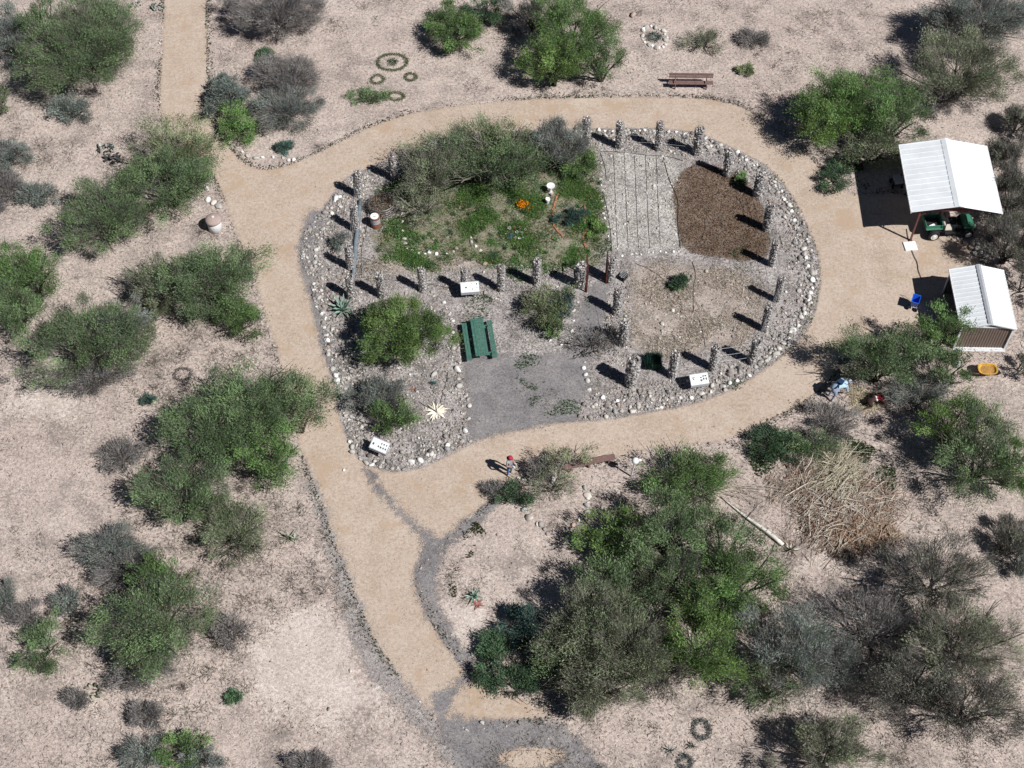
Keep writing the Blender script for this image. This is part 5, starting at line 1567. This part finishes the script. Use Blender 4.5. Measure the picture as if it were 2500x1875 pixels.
hose([(1719,530),(1722,555),(1712,590),(1690,608)], 'hose across the middle of the wood chips', .012)
hose([(1795,480),(1808,495),(1816,515)], 'hose end in the upper right wood chips', .012)
hose([(1680,603),(1740,606),(1790,608)], 'hose along the lower end of the wood chips', .014)
hose([(1552,644),(1590,660),(1620,682),(1635,705)], 'thin hose at the upper left of the straw plot', .012)
hose([(1690,640),(1700,672),(1692,700),(1693,765)], 'hose down the middle of the straw plot', .016)
hose([(1704,775),(1716,810),(1722,850)], 'hose at the lower middle of the straw plot', .012)
hose([(896,522),(898,550),(886,590),(881,640),(884,680)], 'curling hose beside the rusty drum', .013)
hose([(885,630),(915,640),(960,660)], 'hose across the pale straw left of the drum walk', .012)
hose([(900,680),(960,685),(1040,692),(1110,708)], 'hose along the lower pillar row', .012)
hose([(1094,905),(1090,935),(1080,965),(1075,985)], 'thin hose running down to the dead agave', .012)
hose([(2213,560),(2216,580),(2222,602),(2230,625),(2240,643),(2241,662),(2250,682)], 'black cable crossing the yard from pad to shed', .02, None, 'cable')

# ---------------------------------------------------------------- agaves and cacti
M_agave = attrmat('agave_leaf', .55, var=.12, vscale=9, spec=.3)
def agave(px, py, n, ln, wd, cols, label, droop=.1, up=.5, name='agave', sun=0, tilt=None):
    p = P(px, py)
    rng = np.random.default_rng(int(px*3+py))
    r_ = thing(name, label, 'agave' if name != 'prickly_pear' else 'cactus', (p.x, p.y, 0), 0)
    V = []; Fc = []; T = []; o = 0
    for i in range(n):
        a = i*2.39996+rng.normal(0, .15); e = up*(1-.75*i/n)+rng.normal(0, .06)+.08
        e = (up+.9)*(1-i/n)**1.0*.9+.08 if up > .3 else .12+rng.uniform(0, .25)
        l = ln*rng.uniform(.55, 1.2)*(1 if i > n*.2 else .75)
        d = np.array([math.cos(a)*math.cos(e), math.sin(a)*math.cos(e), math.sin(e)]); s_ = np.array([-math.sin(a), math.cos(a), 0])
        up_ = np.cross(s_, d)*-1
        if up_[2] < 0: up_ = -up_
        col = np.array(cols[rng.integers(len(cols))])*rng.uniform(.8, 1.2)
        K_ = 5
        for k in range(K_+1):
            t = k/K_
            wv = wd*(.75+.9*t-1.65*t*t)*(1 if t < .999 else .05)
            if k == K_: wv = wd*.03
            c_ = d*l*t+np.array([0, 0, .05-droop*l*t*t*rng.uniform(.8, 1.2)])
            c_[2] = max(c_[2], .02)
            V += [c_-s_*wv/2+up_*wv*.22, c_-up_*wv*.12, c_+s_*wv/2+up_*wv*.22]
            T += [col*1.25, col*.95, col*1.25]
        for k in range(K_):
            b = o+k*3
            Fc += [(b, b+1, b+4, b+3), (b+1, b+2, b+5, b+4)]
        o += (K_+1)*3
    link('rosette', npmesh('rosette', np.array(V), np.array(Fc), M_agave, np.array(T)), r_)
    return r_
GA = [(.22,.30,.24),(.30,.36,.29),(.17,.25,.20)]
agave(838, 760, 28, 1.05, .19, GA, 'large grey-green agave with stiff leaves at the left border', up=.55)
agave(893, 772, 16, .55, .10, GA, 'smaller agave half under the round bright green tree', up=.5)
agave(852, 700, 12, .6, .10, [(.34,.33,.24),(.28,.29,.2)], 'straw coloured agave at the foot of the lower left pillar', up=.6)
r_ = agave(1066, 1008, 30, .74, .14, [(.70,.64,.52),(.62,.54,.42),(.72,.68,.58)], 'bleached dead agave spread flat in the lower left garden', up=.1, droop=.25)
mb = MB(); mb.tube([(0, 0, .05), (-.02, .01, .6), (.02, .03, 1.5)], [.05, .035, .02], 6); mb.build('stalk', M_pbark, r_)
agave(1057, 938, 18, .33, .08, [(.05,.11,.11),(.10,.18,.18)], 'small dark blue-green agave near the picnic table', up=.7)
agave(1157, 1458, 20, .62, .12, [(.20,.29,.24),(.28,.35,.28)], 'grey-green agave by the lower path with red dead leaves', up=.6)
agave(1166, 1478, 12, .42, .09, [(.26,.11,.09),(.45,.30,.25),(.2,.08,.07)], 'withered red leaves in front of the lower agave', up=.1)
agave(706, 1316, 22, .55, .09, [(.20,.23,.17),(.36,.33,.24),(.12,.10,.08)], 'withered agave left of the lower path', up=.4)
agave(722, 1318, 14, .45, .08, [(.36,.36,.30),(.28,.31,.24)], 'pale small agave right of the withered one', up=.4)
agave(1636, 1834, 18, .4, .07, [(.18,.20,.17),(.3,.3,.26)], 'spiky grey agave near the bottom edge', up=.6)
agave(1688, 1822, 14, .36, .08, [(.22,.22,.18),(.1,.1,.08)], 'little dark agave right of the spiky grey one', up=.4)
agave(362, 972, 12, .28, .06, [(.07,.12,.10)], 'tiny dark agave near the dense left mesquite', up=.7)
agave(1010, 950, 10, .25, .07, [(.25,.10,.07),(.35,.22,.18)], 'small red withered succulent left of the blue-green one', up=.1)
agave(1930, 1345, 22, .52, .08, [(.62,.57,.48),(.40,.34,.26),(.1,.09,.07)], 'bleached dead agave at the root of the fallen stalk', up=.6)
# fallen flower stalk
mb = MB()
pa = P(1912, 1330, .16); pb = P(1759, 1213, .10)
pts = [pa.lerp(pb, k/8)+Vector((0, .04*math.sin(k), .12*math.sin(k*.6)*.3)) for k in range(9)]
mb.tube(pts, [.10,.105,.10,.085,.07,.055,.045,.035,.02], 9)
fs = mb.build('fallen_stalk', simple('bleached_stalk', (.62, .60, .54), .8, .25, 5, bmp=.3), smooth=True)
tag(fs, 'long white agave stalk fallen beside the brush pile', 'fallen stalk')
rg = np.random.default_rng(3)
mb = MB()
for k in range(26):
    a0 = pb+Vector((rg.uniform(-.2, 1.0), rg.uniform(-.1, .9), .1)); an = rg.uniform(-.9, .35); l = rg.uniform(1.0, 3.2)
    mb.tube([a0, a0+Vector((l*.5*math.cos(an), l*.5*math.sin(an), .25)), a0+Vector((l*math.cos(an), l*math.sin(an)-.1, .06))], [.014, .011, .004], 4)
tag(mb.build('dry_branch', simple('bleached_twig', (.42, .36, .30), .9, .25)), 'fan of pale dry branches above the fallen stalk', 'dry branches')
# prickly pears
def pear(px, py, n, label, cols, s_=.16):
    p = P(px, py); rng = np.random.default_rng(int(px))
    r_ = thing('prickly_pear', label, 'cactus', (p.x, p.y, 0), 0)
    v0, f0 = ICO2
    V = []; Fc = []; T = []; o = 0
    for i in range(n):
        a = rng.uniform(0, 6.28); rr = rng.uniform(0, 1)**.5*s_*4
        c_ = np.array([rr*math.cos(a), rr*math.sin(a)*.7, s_*rng.uniform(.6, 2.6)*(1.2-rr/(s_*6))])
        Rm = np.array(Matrix.Rotation(rng.uniform(0, 6.28), 3, 'Z') @ Matrix.Rotation(rng.uniform(.3, 1.6), 3, 'X'))
        q = (v0*np.array([s_*.75, s_, s_*.16])*rng.uniform(.7, 1.1))@Rm.T+c_
        V.append(q); Fc.append(f0+o); o += len(q)
        T.append(np.tile(np.array(cols[rng.integers(len(cols))])*rng.uniform(.7, 1.2), (len(q), 1)))
    link('pads', npmesh('pads', np.vstack(V), np.vstack(Fc), M_agave, np.vstack(T), smooth=True), r_)
pear(258, 368, 30, 'dark prickly pear with bleached pads left of the path junction', [(.09,.10,.09),(.30,.30,.27),(.05,.06,.055),(.45,.43,.38)])
pear(278, 388, 24, 'blackish prickly pear under the edge of the mesquite', [(.05,.055,.055),(.09,.08,.08)])
pear(385, 20, 40, 'white stemmed cactus at the top left path edge', [(.42,.41,.38),(.10,.14,.09),(.30,.30,.28)], .12)
pear(330, 14, 18, 'pale cactus clump left of the top path cactus', [(.42,.41,.38),(.16,.19,.13)], .11)
pear(228, 1690, 20, 'striped skeleton cactus in the lower left sand', [(.36,.35,.26),(.12,.12,.09),(.2,.21,.15)], .13)
pear(2405, 590, 14, 'small grey cactus by the white rock heap', [(.2,.21,.17)], .09)

# ---------------------------------------------------------------- dark rush clump in the garden
p = P(1593, 893)
r_ = thing('rush_clump', 'dark teal rush clump between the two lower pillars', 'grass clump', (p.x, p.y, 0), 0)
rg = np.random.default_rng(6); n = 4200
pp = np.column_stack([rg.uniform(-.42, .42, n), rg.uniform(-.36, .36, n), rg.uniform(0, .25, n)])
d = unit(rg.normal(0, .13, (n, 3))+[0, 0, 1])
V, Fc, T = blades(pp, d, rg.uniform(.35, .85, n), rg.uniform(.008, .016, n), rg, np.array([(.035,.10,.075),(.05,.13,.09),(.02,.05,.04)])[rg.integers(3, size=n)])
link('blades', npmesh('blades', V, Fc, M_leaf, T), r_)

# ---------------------------------------------------------------- brush pile
p = P(2050, 1232)
r_ = thing('brush_pile', 'huge heap of cut straw coloured brush right of the big mesquites', 'brush pile', (p.x, p.y, 0), 0)
def sticks(n, seed, Rx_, Ry_, hh, cols, lmin, lmax, r0, name, cx=0, cy=0):
    rng = np.random.default_rng(seed)
    V = []; T = []
    a = rng.uniform(0, 6.28, n); rr = rng.uniform(0, 1, n)**.62*(1+.18*np.sin(3*a+seed)+.10*np.sin(5*a+2*seed))
    x = cx+Rx_*rr*np.cos(a); y = cy+Ry_*rr*np.sin(a); z = hh*np.maximum(0, 1-rr**1.6)*rng.uniform(.15, 1.0, n)+.05
    an = rng.uniform(0, 6.28, n); an = np.where(rng.uniform(size=n) < .14, a+rng.normal(0, .5, n), an)
    an = np.where(rng.uniform(size=n) < .3, .95+rng.normal(0, .25, n), an)
    l = rng.uniform(lmin, lmax, n); e = rng.normal(0, .12, n)
    d = np.stack([np.cos(an)*np.cos(e), np.sin(an)*np.cos(e), np.sin(e)], 1)
    base = np.stack([x, y, z], 1)-d*(l*.4)[:, None]; base[:, 2] = np.maximum(base[:, 2], .03)
    tip = base+d*l[:, None]; tip[:, 2] = np.maximum(tip[:, 2], .02)
    mid = (base+tip)/2+rng.normal(0, .085, (n, 3))*l[:, None]; mid[:, 2] = np.maximum(mid[:, 2], .03)
    s_ = unit(np.cross(d, [0, 0, 1.0])); u_ = np.cross(s_, d)
    r = r0*rng.choice([.5, .8, 1.0, 1.3, 2.0], n, p=[.3, .3, .2, .14, .06])*rng.uniform(.8, 1.2, n)
    for P_, k in ((base, 1.0), (mid, .75), (tip, .25)):
        for j in range(3):
            t = 2*math.pi*j/3
            V.append(P_+(s_*math.cos(t)+u_*math.sin(t))*(r*k)[:, None])
    V = np.stack(V, 1).reshape(-1, 3)
    o = np.arange(n)[:, None]*9
    fs = []
    for i in range(2):
        for j in range(3):
            j2 = (j+1) % 3
            fs.append(np.hstack([o+i*3+j, o+i*3+j2, o+(i+1)*3+j2, o+(i+1)*3+j]))
    c_ = np.array(cols)[rng.integers(len(cols), size=n)]*rng.uniform(.7, 1.25, (n, 1))
    link(name, npmesh(name, V, np.vstack(fs), M_leaf, np.repeat(c_, 9, 0)), r_)
STR = [(.70,.62,.52),(.78,.71,.60),(.56,.44,.35),(.42,.27,.20),(.70,.64,.57),(.30,.22,.18)]
sticks(2700, 1, 2.35, 2.4, .32, STR, .6, 2.4, .022, 'sticks')
sticks(1500, 2, 2.0, 1.4, .4, [(.46,.28,.19),(.58,.44,.31),(.68,.61,.50),(.32,.2,.14)], .4, 1.3, .02, 'brown_sticks', .6, -1.6)
sticks(800, 5, 1.1, 1.6, .6, [(.72,.66,.52),(.62,.56,.42)], .8, 2.6, .018, 'reed_bundle', .1, 1.6)
sticks(160, 8, 1.0, .9, .12, STR, .4, 1.4, .013, 'stray_twigs', -2.9, .9)
sticks(700, 7, 3.7, 3.6, .3, STR, .4, 1.5, .012, 'loose_twigs')
rg = np.random.default_rng(12); n = 9000
a = rg.uniform(0, 6.28, n); rr = rg.uniform(0, 1, n)**.5
pp = np.stack([(2.4+.5*np.sin(3*a))*rr*np.cos(a), (2.5+.4*np.sin(4*a))*rr*np.sin(a), np.maximum(0,1-rr**1.5)*.28*rg.uniform(0, 1, n)+.03], 1)
V, Fc, T = blades(pp, unit(rg.normal(size=(n, 3))*[1, 1, .5]), rg.uniform(.1, .4, n), rg.uniform(.01, .03, n), rg, np.array(STR)[rg.integers(6, size=n)])
link('leaf_litter', npmesh('leaf_litter', V, Fc, M_leaf, T), r_)
# straw bright spot beside the brush pile and tall stakes by the workers
def stake(px, py, tx, ty, lab, h=.8):
    a = P(px, py); b = P(tx, ty, h)
    mb = MB(); mb.tube([a, a.lerp(b, .5)+Vector((.02, 0, .02)), b], [.018, .014, .009], 5)
    tag(mb.build('stake', simple('dry_cane', (.42, .36, .27), .9), smooth=True), lab, 'stake')
stake(2079, 990, 2081, 938, 'upright dry cane beside the bent over worker', 1.6)
stake(2060, 975, 2083, 930, 'leaning dark cane next to the upright one', 1.3)
stake(1997, 1010, 2000, 965, 'grey cane left of the bent over worker', 1.3)
stake(2196, 1015, 2200, 985, 'short pale stake right of the kneeling worker', .9)
stake(1990, 1050, 2012, 990, 'thin reed above the brush pile', 1.2)
q = scatter_in(np.random.default_rng(2), [topoly([(2070,945),(2110,950),(2160,985),(2120,1010),(2080,1000),(2075,970)], 1)], 1600)
rw2 = np.random.default_rng(3); n = len(q); d = rw2.normal(size=(n, 3)); d[:, 2] = np.abs(d[:, 2])*.3
V, Fc, T = blades(scatter_z(q, .03), unit(d), rw2.uniform(.1, .35, n), rw2.uniform(.01, .02, n), rw2, np.array([(.62,.55,.38),(.56,.47,.33),(.7,.64,.48)])[rw2.integers(3, size=n)])
tag(link('straw_litter', npmesh('straw_litter', V, Fc, M_leaf, T)), 'bright yellow straw on the ground between the two workers', 'straw', kind='stuff')

# ---------------------------------------------------------------- people
M_skin = simple('skin', (.42, .25, .18), .6, .05)
def body(parent, J, E, mats, seg_mat):
    """J name->(x,y,z,r), E edges; grown with the Skin modifier into one mesh; material by nearest bone"""
    names = list(J); idx = {k: i for i, k in enumerate(names)}
    me = bpy.data.meshes.new('body')
    me.from_pydata([J[k][:3] for k in names], [(idx[a], idx[b]) for a, b in E], [])
    o = bpy.data.objects.new('body', me); COL.objects.link(o)
    sk = o.modifiers.new('skin', 'SKIN'); sk.use_smooth_shade = True
    sv = me.skin_vertices[0].data
    for i, k in enumerate(names):
        sv[i].radius = (J[k][3], J[k][3]); sv[i].use_root = (k == 'pelvis')
    ss = o.modifiers.new('sub', 'SUBSURF'); ss.levels = 1; ss.render_levels = 1
    dg = bpy.context.evaluated_depsgraph_get(); dg.update()
    m2 = bpy.data.meshes.new_from_object(o.evaluated_get(dg))
    bpy.data.objects.remove(o)
    m2.name = 'body'
    m2.materials.clear()
    for m in mats: m2.materials.append(m)
    segs = [(np.array(J[a][:3]), np.array(J[b][:3]), seg_mat.get((a, b), 0)) for a, b in E]
    for p in m2.polygons:
        c_ = np.array(p.center[:]); best = 1e9
        for a, b, mi in segs:
            e = b-a; t = min(1, max(0, (c_-a)@e/max(1e-9, e@e))); dd = np.linalg.norm(c_-a-e*t)
            if dd < best: best = dd; p.material_index = mi
        p.use_smooth = True
    return link('body', m2, parent)
def figure(parent, pel, spine, chest, neck, head, shL, shR, elL, elR, wrL, wrR, hipL, hipR, knL, knR, anL, anR, toeL, toeR, shirt, jeans, shoe, k=1.0, short=False, lowshirt=True):
    V3 = lambda a: np.array(a, float)
    J = {'pelvis': (*pel, .135*k), 'spine': (*spine, .13*k), 'chest': (*chest, .155*k), 'neck': (*neck, .055), 'head': (*head, .10)}
    hd = V3(head)-V3(neck); hd /= np.linalg.norm(hd)
    J['crown'] = (*(V3(head)+hd*.085), .085)
    E = [('pelvis', 'spine'), ('spine', 'chest'), ('chest', 'neck'), ('neck', 'head'), ('head', 'crown')]
    sm = {('pelvis', 'spine'): 1 if lowshirt else 2, ('spine', 'chest'): 1, ('chest', 'neck'): 1}
    for s_, sh, el, wr, hp, kn, an, toe in (('L', shL, elL, wrL, hipL, knL, anL, toeL), ('R', shR, elR, wrR, hipR, knR, anR, toeR)):
        J['sh'+s_] = (*sh, .068*k); J['el'+s_] = (*el, .045); J['wr'+s_] = (*wr, .028)
        d = V3(wr)-V3(el); d /= np.linalg.norm(d)
        pm = V3(wr)+d*.07; J['pa'+s_] = (*pm, .034)
        J['hp'+s_] = (*hp, .10*k); J['kn'+s_] = (*kn, .066); J['an'+s_] = (*an, .045); J['to'+s_] = (*toe, .042)
        E += [('chest', 'sh'+s_), ('sh'+s_, 'el'+s_), ('el'+s_, 'wr'+s_), ('wr'+s_, 'pa'+s_), ('pelvis', 'hp'+s_), ('hp'+s_, 'kn'+s_), ('kn'+s_, 'an'+s_), ('an'+s_, 'to'+s_)]
        sm.update({('chest', 'sh'+s_): 1, ('sh'+s_, 'el'+s_): 1, ('pelvis', 'hp'+s_): 2, ('hp'+s_, 'kn'+s_): 2, ('kn'+s_, 'an'+s_): 2, ('an'+s_, 'to'+s_): 3})
        if not short: sm[('el'+s_, 'wr'+s_)] = 1
        sd = np.cross(d, [0, 1, .2]); sd /= np.linalg.norm(sd)
        for i, (off, ln) in enumerate(((-.026, .072), (-.009, .085), (.009, .08), (.026, .062))):
            f1 = pm+sd*off+d*.035; f2 = f1+d*ln*.55; f3 = f2+d*ln*.35+np.array([0, 0, -.015])
            J[f'f{i}a'+s_] = (*f1, .010); J[f'f{i}b'+s_] = (*f2, .009); J[f'f{i}c'+s_] = (*f3, .007)
            E += [('pa'+s_, f'f{i}a'+s_), (f'f{i}a'+s_, f'f{i}b'+s_), (f'f{i}b'+s_, f'f{i}c'+s_)]
        t1 = V3(wr)+d*.03+sd*.035; t2 = t1+sd*.02+d*.04
        J['t1'+s_] = (*t1, .012); J['t2'+s_] = (*t2, .009); E += [('wr'+s_, 't1'+s_), ('t1'+s_, 't2'+s_)]
    return body(parent, J, E, [M_skin, shirt, jeans, shoe], sm)
def headwear(parent, c_, axis, fwd, mat, brim=True, r=.118, name='cap'):
    ax = Vector(axis).normalized(); c_ = Vector(c_)
    mb = MB(); mb.lathe(c_, [(r, -.01), (r*1.0, .03), (r*.86, .075), (r*.5, .11), (.01, .12)], 18, axis=ax)
    if brim:
        f = (Vector(fwd)-ax*Vector(fwd).dot(ax)).normalized(); s_ = ax.cross(f)
        vs = [c_+s_*r*.8*math.cos(t)+f*(r*.55+.10*math.sin(t))+ax*.0 for t in np.linspace(0, math.pi, 8)]
        v2 = [v-ax*.012 for v in vs]; n = 8
        mb.add(vs+v2, [tuple(range(n)), tuple(range(n, 2*n))[::-1]]+[(i, i+n, i+n+1, i+1) for i in range(n-1)])
    return mb.build(name, mat, parent, smooth=False)
def face(parent, h, fwd, up):
    h = Vector(h); f = Vector(fwd).normalized(); u = Vector(up).normalized(); s_ = f.cross(u)
    mb = MB()
    for k in (-1, 1): mb.lathe(h+f*.098+s_*.032*k+u*.012, [(.011, 0), (.006, .006)], 8, axis=f)
    mb.build('eyes', M_black, parent)
    mb = MB(); mb.tube([h+f*.095+u*.01, h+f*.125-u*.02, h+f*.10-u*.028], [.008, .015, .012], 6)
    for k in (-1, 1): mb.tube([h+s_*.098*k+u*.02, h+s_*.112*k, h+s_*.10*k-u*.025], [.012, .016, .01], 6)
    mb.build('nose_and_ears', M_skin, parent)
    mb = MB(); mb.tube([h+f*.098-u*.05-s_*.022, h+f*.104-u*.05, h+f*.098-u*.05+s_*.022], .006, 5)
    mb.build('mouth', M_brick, parent)
# standing visitor
p = P(1244, 1158)
r_ = thing('person', 'standing person in red cap, grey shirt and blue jeans on the path', 'person', (p.x, p.y, 0), math.radians(-125))
r_.scale = (1.06, 1.06, 1.04)
M_tee = simple('grey_shirt', (.30, .30, .31), .9, .12); M_jean = simple('blue_jeans', (.08, .17, .34), .9, .2); M_shoe = simple('pale_shoe', (.45, .42, .38), .8)
M_vest = simple('dark_vest', (.045, .02, .03), .9); M_cap = simple('red_cap', (.36, .03, .06), .8)
figure(r_, (0,0,.96), (0,0,1.14), (0,.01,1.33), (0,.02,1.49), (0,.05,1.59), (-.19,0,1.41), (.19,0,1.41), (-.26,-.03,1.13), (.27,.02,1.14), (-.27,.08,.90), (.14,.26,1.13),
       (-.09,0,.90), (.09,0,.90), (-.11,.04,.49), (.11,.0,.49), (-.12,.0,.08), (.12,-.03,.08), (-.14,.15,.04), (.14,.12,.04), M_tee, M_jean, M_shoe, short=True)
headwear(r_, (0, .05, 1.635), (0, .12, 1), (0, 1, 0), M_cap)
face(r_, (0, .05, 1.585), (0, 1, -.1), (0, 0, 1))
mb = MB(); mb.lathe((0, .0, 1.50), [(.11, .0), (.13, .06), (.12, .10)], 12); mb.tube([(-.02, -.03, 1.60), (0, -.10, 1.52), (0, -.12, 1.40)], [.08, .07, .05], 8); mb.build('hair', M_black, r_, smooth=True)
mb = MB(); mb.tube([(-.15, -.09, 1.44), (-.12, -.14, 1.25), (-.10, -.12, 1.05)], [.06, .085, .05], 8); mb.build('backpack', M_vest, r_, smooth=True)
mb = MB(); mb.lathe((.12, .36, 1.12), [(.03, 0), (.038, .10), (.036, .105)], 12); mb.build('cup', M_white, r_)
mb = MB(); mb.box((-.29, .12, .70), (.08, .20, .22)); mb.build('bag', M_seat, r_, bevel=.02)
# bent over worker
p = P(2031, 972)
WK = 1.2
r_ = thing('person', 'person in pale blue shirt and faded jeans bending over beside the loop path', 'person', (p.x, p.y, 0), math.radians(-66))
r_.scale = (WK, WK, WK)
M_lb = simple('pale_blue_shirt', (.40, .55, .66), .9, .1); M_fj = simple('faded_jeans', (.30, .35, .46), .9, .15)
figure(r_, (0,-.08,.86), (0,.14,1.0), (0,.40,1.02), (0,.60,.93), (0,.70,.86), (-.21,.44,.97), (.21,.44,.97), (-.27,.52,.68), (.27,.52,.66), (-.16,.66,.42), (.18,.66,.40),
       (-.11,-.08,.82), (.11,-.08,.82), (-.15,.06,.46), (.15,.0,.46), (-.16,-.08,.08), (.16,-.14,.08), (-.17,.07,.04), (.17,.01,.04), M_lb, M_fj, M_shoe, k=1.32)
headwear(r_, (0, .74, .90), (0, .65, .75), (0, .6, -.7), simple('pale_hat', (.48, .52, .62), .9), name='hat', r=.125)
face(r_, (0, .70, .86), (0, .5, -.85), (0, .85, .5))
M_navy = simple('navy_cloth', (.015, .035, .08), .8)
mb = MB(); mb.box((.0, .22, 1.20), (.26, .26, .08), rz=.5); mb.box((.12, .05, 1.12), (.06, .3, .03), rz=.9); mb.build('dark_back_shape', M_navy, r_, bevel=.03)  # navy slab and strip raised over the back of the shirt
mb = MB(); mb.tube([(.14, .3, .55), (.16, .66, .45), (.45, 1.2, .05)], .016, 6); mb.build('hoe_handle', M_wood, r_)
# kneeling worker
p = P(2131, 988)
r_ = thing('person', 'person in red shirt and dark trousers kneeling beside the straw', 'person', (p.x, p.y, 0), math.radians(-70))
M_rs = simple('red_shirt', (.33, .03, .045), .9, .15); M_dt = simple('dark_brown_trousers', (.055, .032, .028), .9, .2)
figure(r_, (0,-.34,.50), (0,-.02,.58), (0,.32,.66), (0,.47,.72), (0,.55,.77), (-.20,.34,.64), (.20,.34,.64), (-.26,.44,.38), (.26,.44,.38), (-.20,.56,.15), (.22,.56,.15),
       (-.11,-.34,.46), (.11,-.34,.46), (-.15,-.12,.10), (.15,-.14,.10), (-.15,-.58,.09), (.15,-.60,.09), (-.15,-.72,.06), (.15,-.74,.06), M_rs, M_dt, M_black, k=1.15, lowshirt=False)
headwear(r_, (0, .57, .82), (0, .35, .9), (0, .8, -.3), M_black, name='cap', r=.12)
mb = MB(); mb.lathe((0, .60, .925), [(.05, 0), (.04, .02)], 10); mb.build('cap_button', M_grey, r_)
face(r_, (0, .55, .77), (0, .9, -.4), (0, .4, .9))
mb = MB(); mb.tube([(-.18, .04, .58), (0, .03, .74), (.18, .04, .58)], [.05, .05, .05], 8); mb.build('shirt_tail', M_white, r_, smooth=True)

# small white scraps and tools round the workers
p = P(2214, 975); mb = MB(); mb.lathe((0, 0, 0), [(.12, 0), (.15, .24), (.16, .26), (.13, .25), (.11, .05)], 16); tag(mb.build('bucket', simple('teal_plastic', (.06, .14, .15), .6), None, loc=(p.x, p.y, 0)), 'small teal bucket right of the kneeling worker', 'bucket')
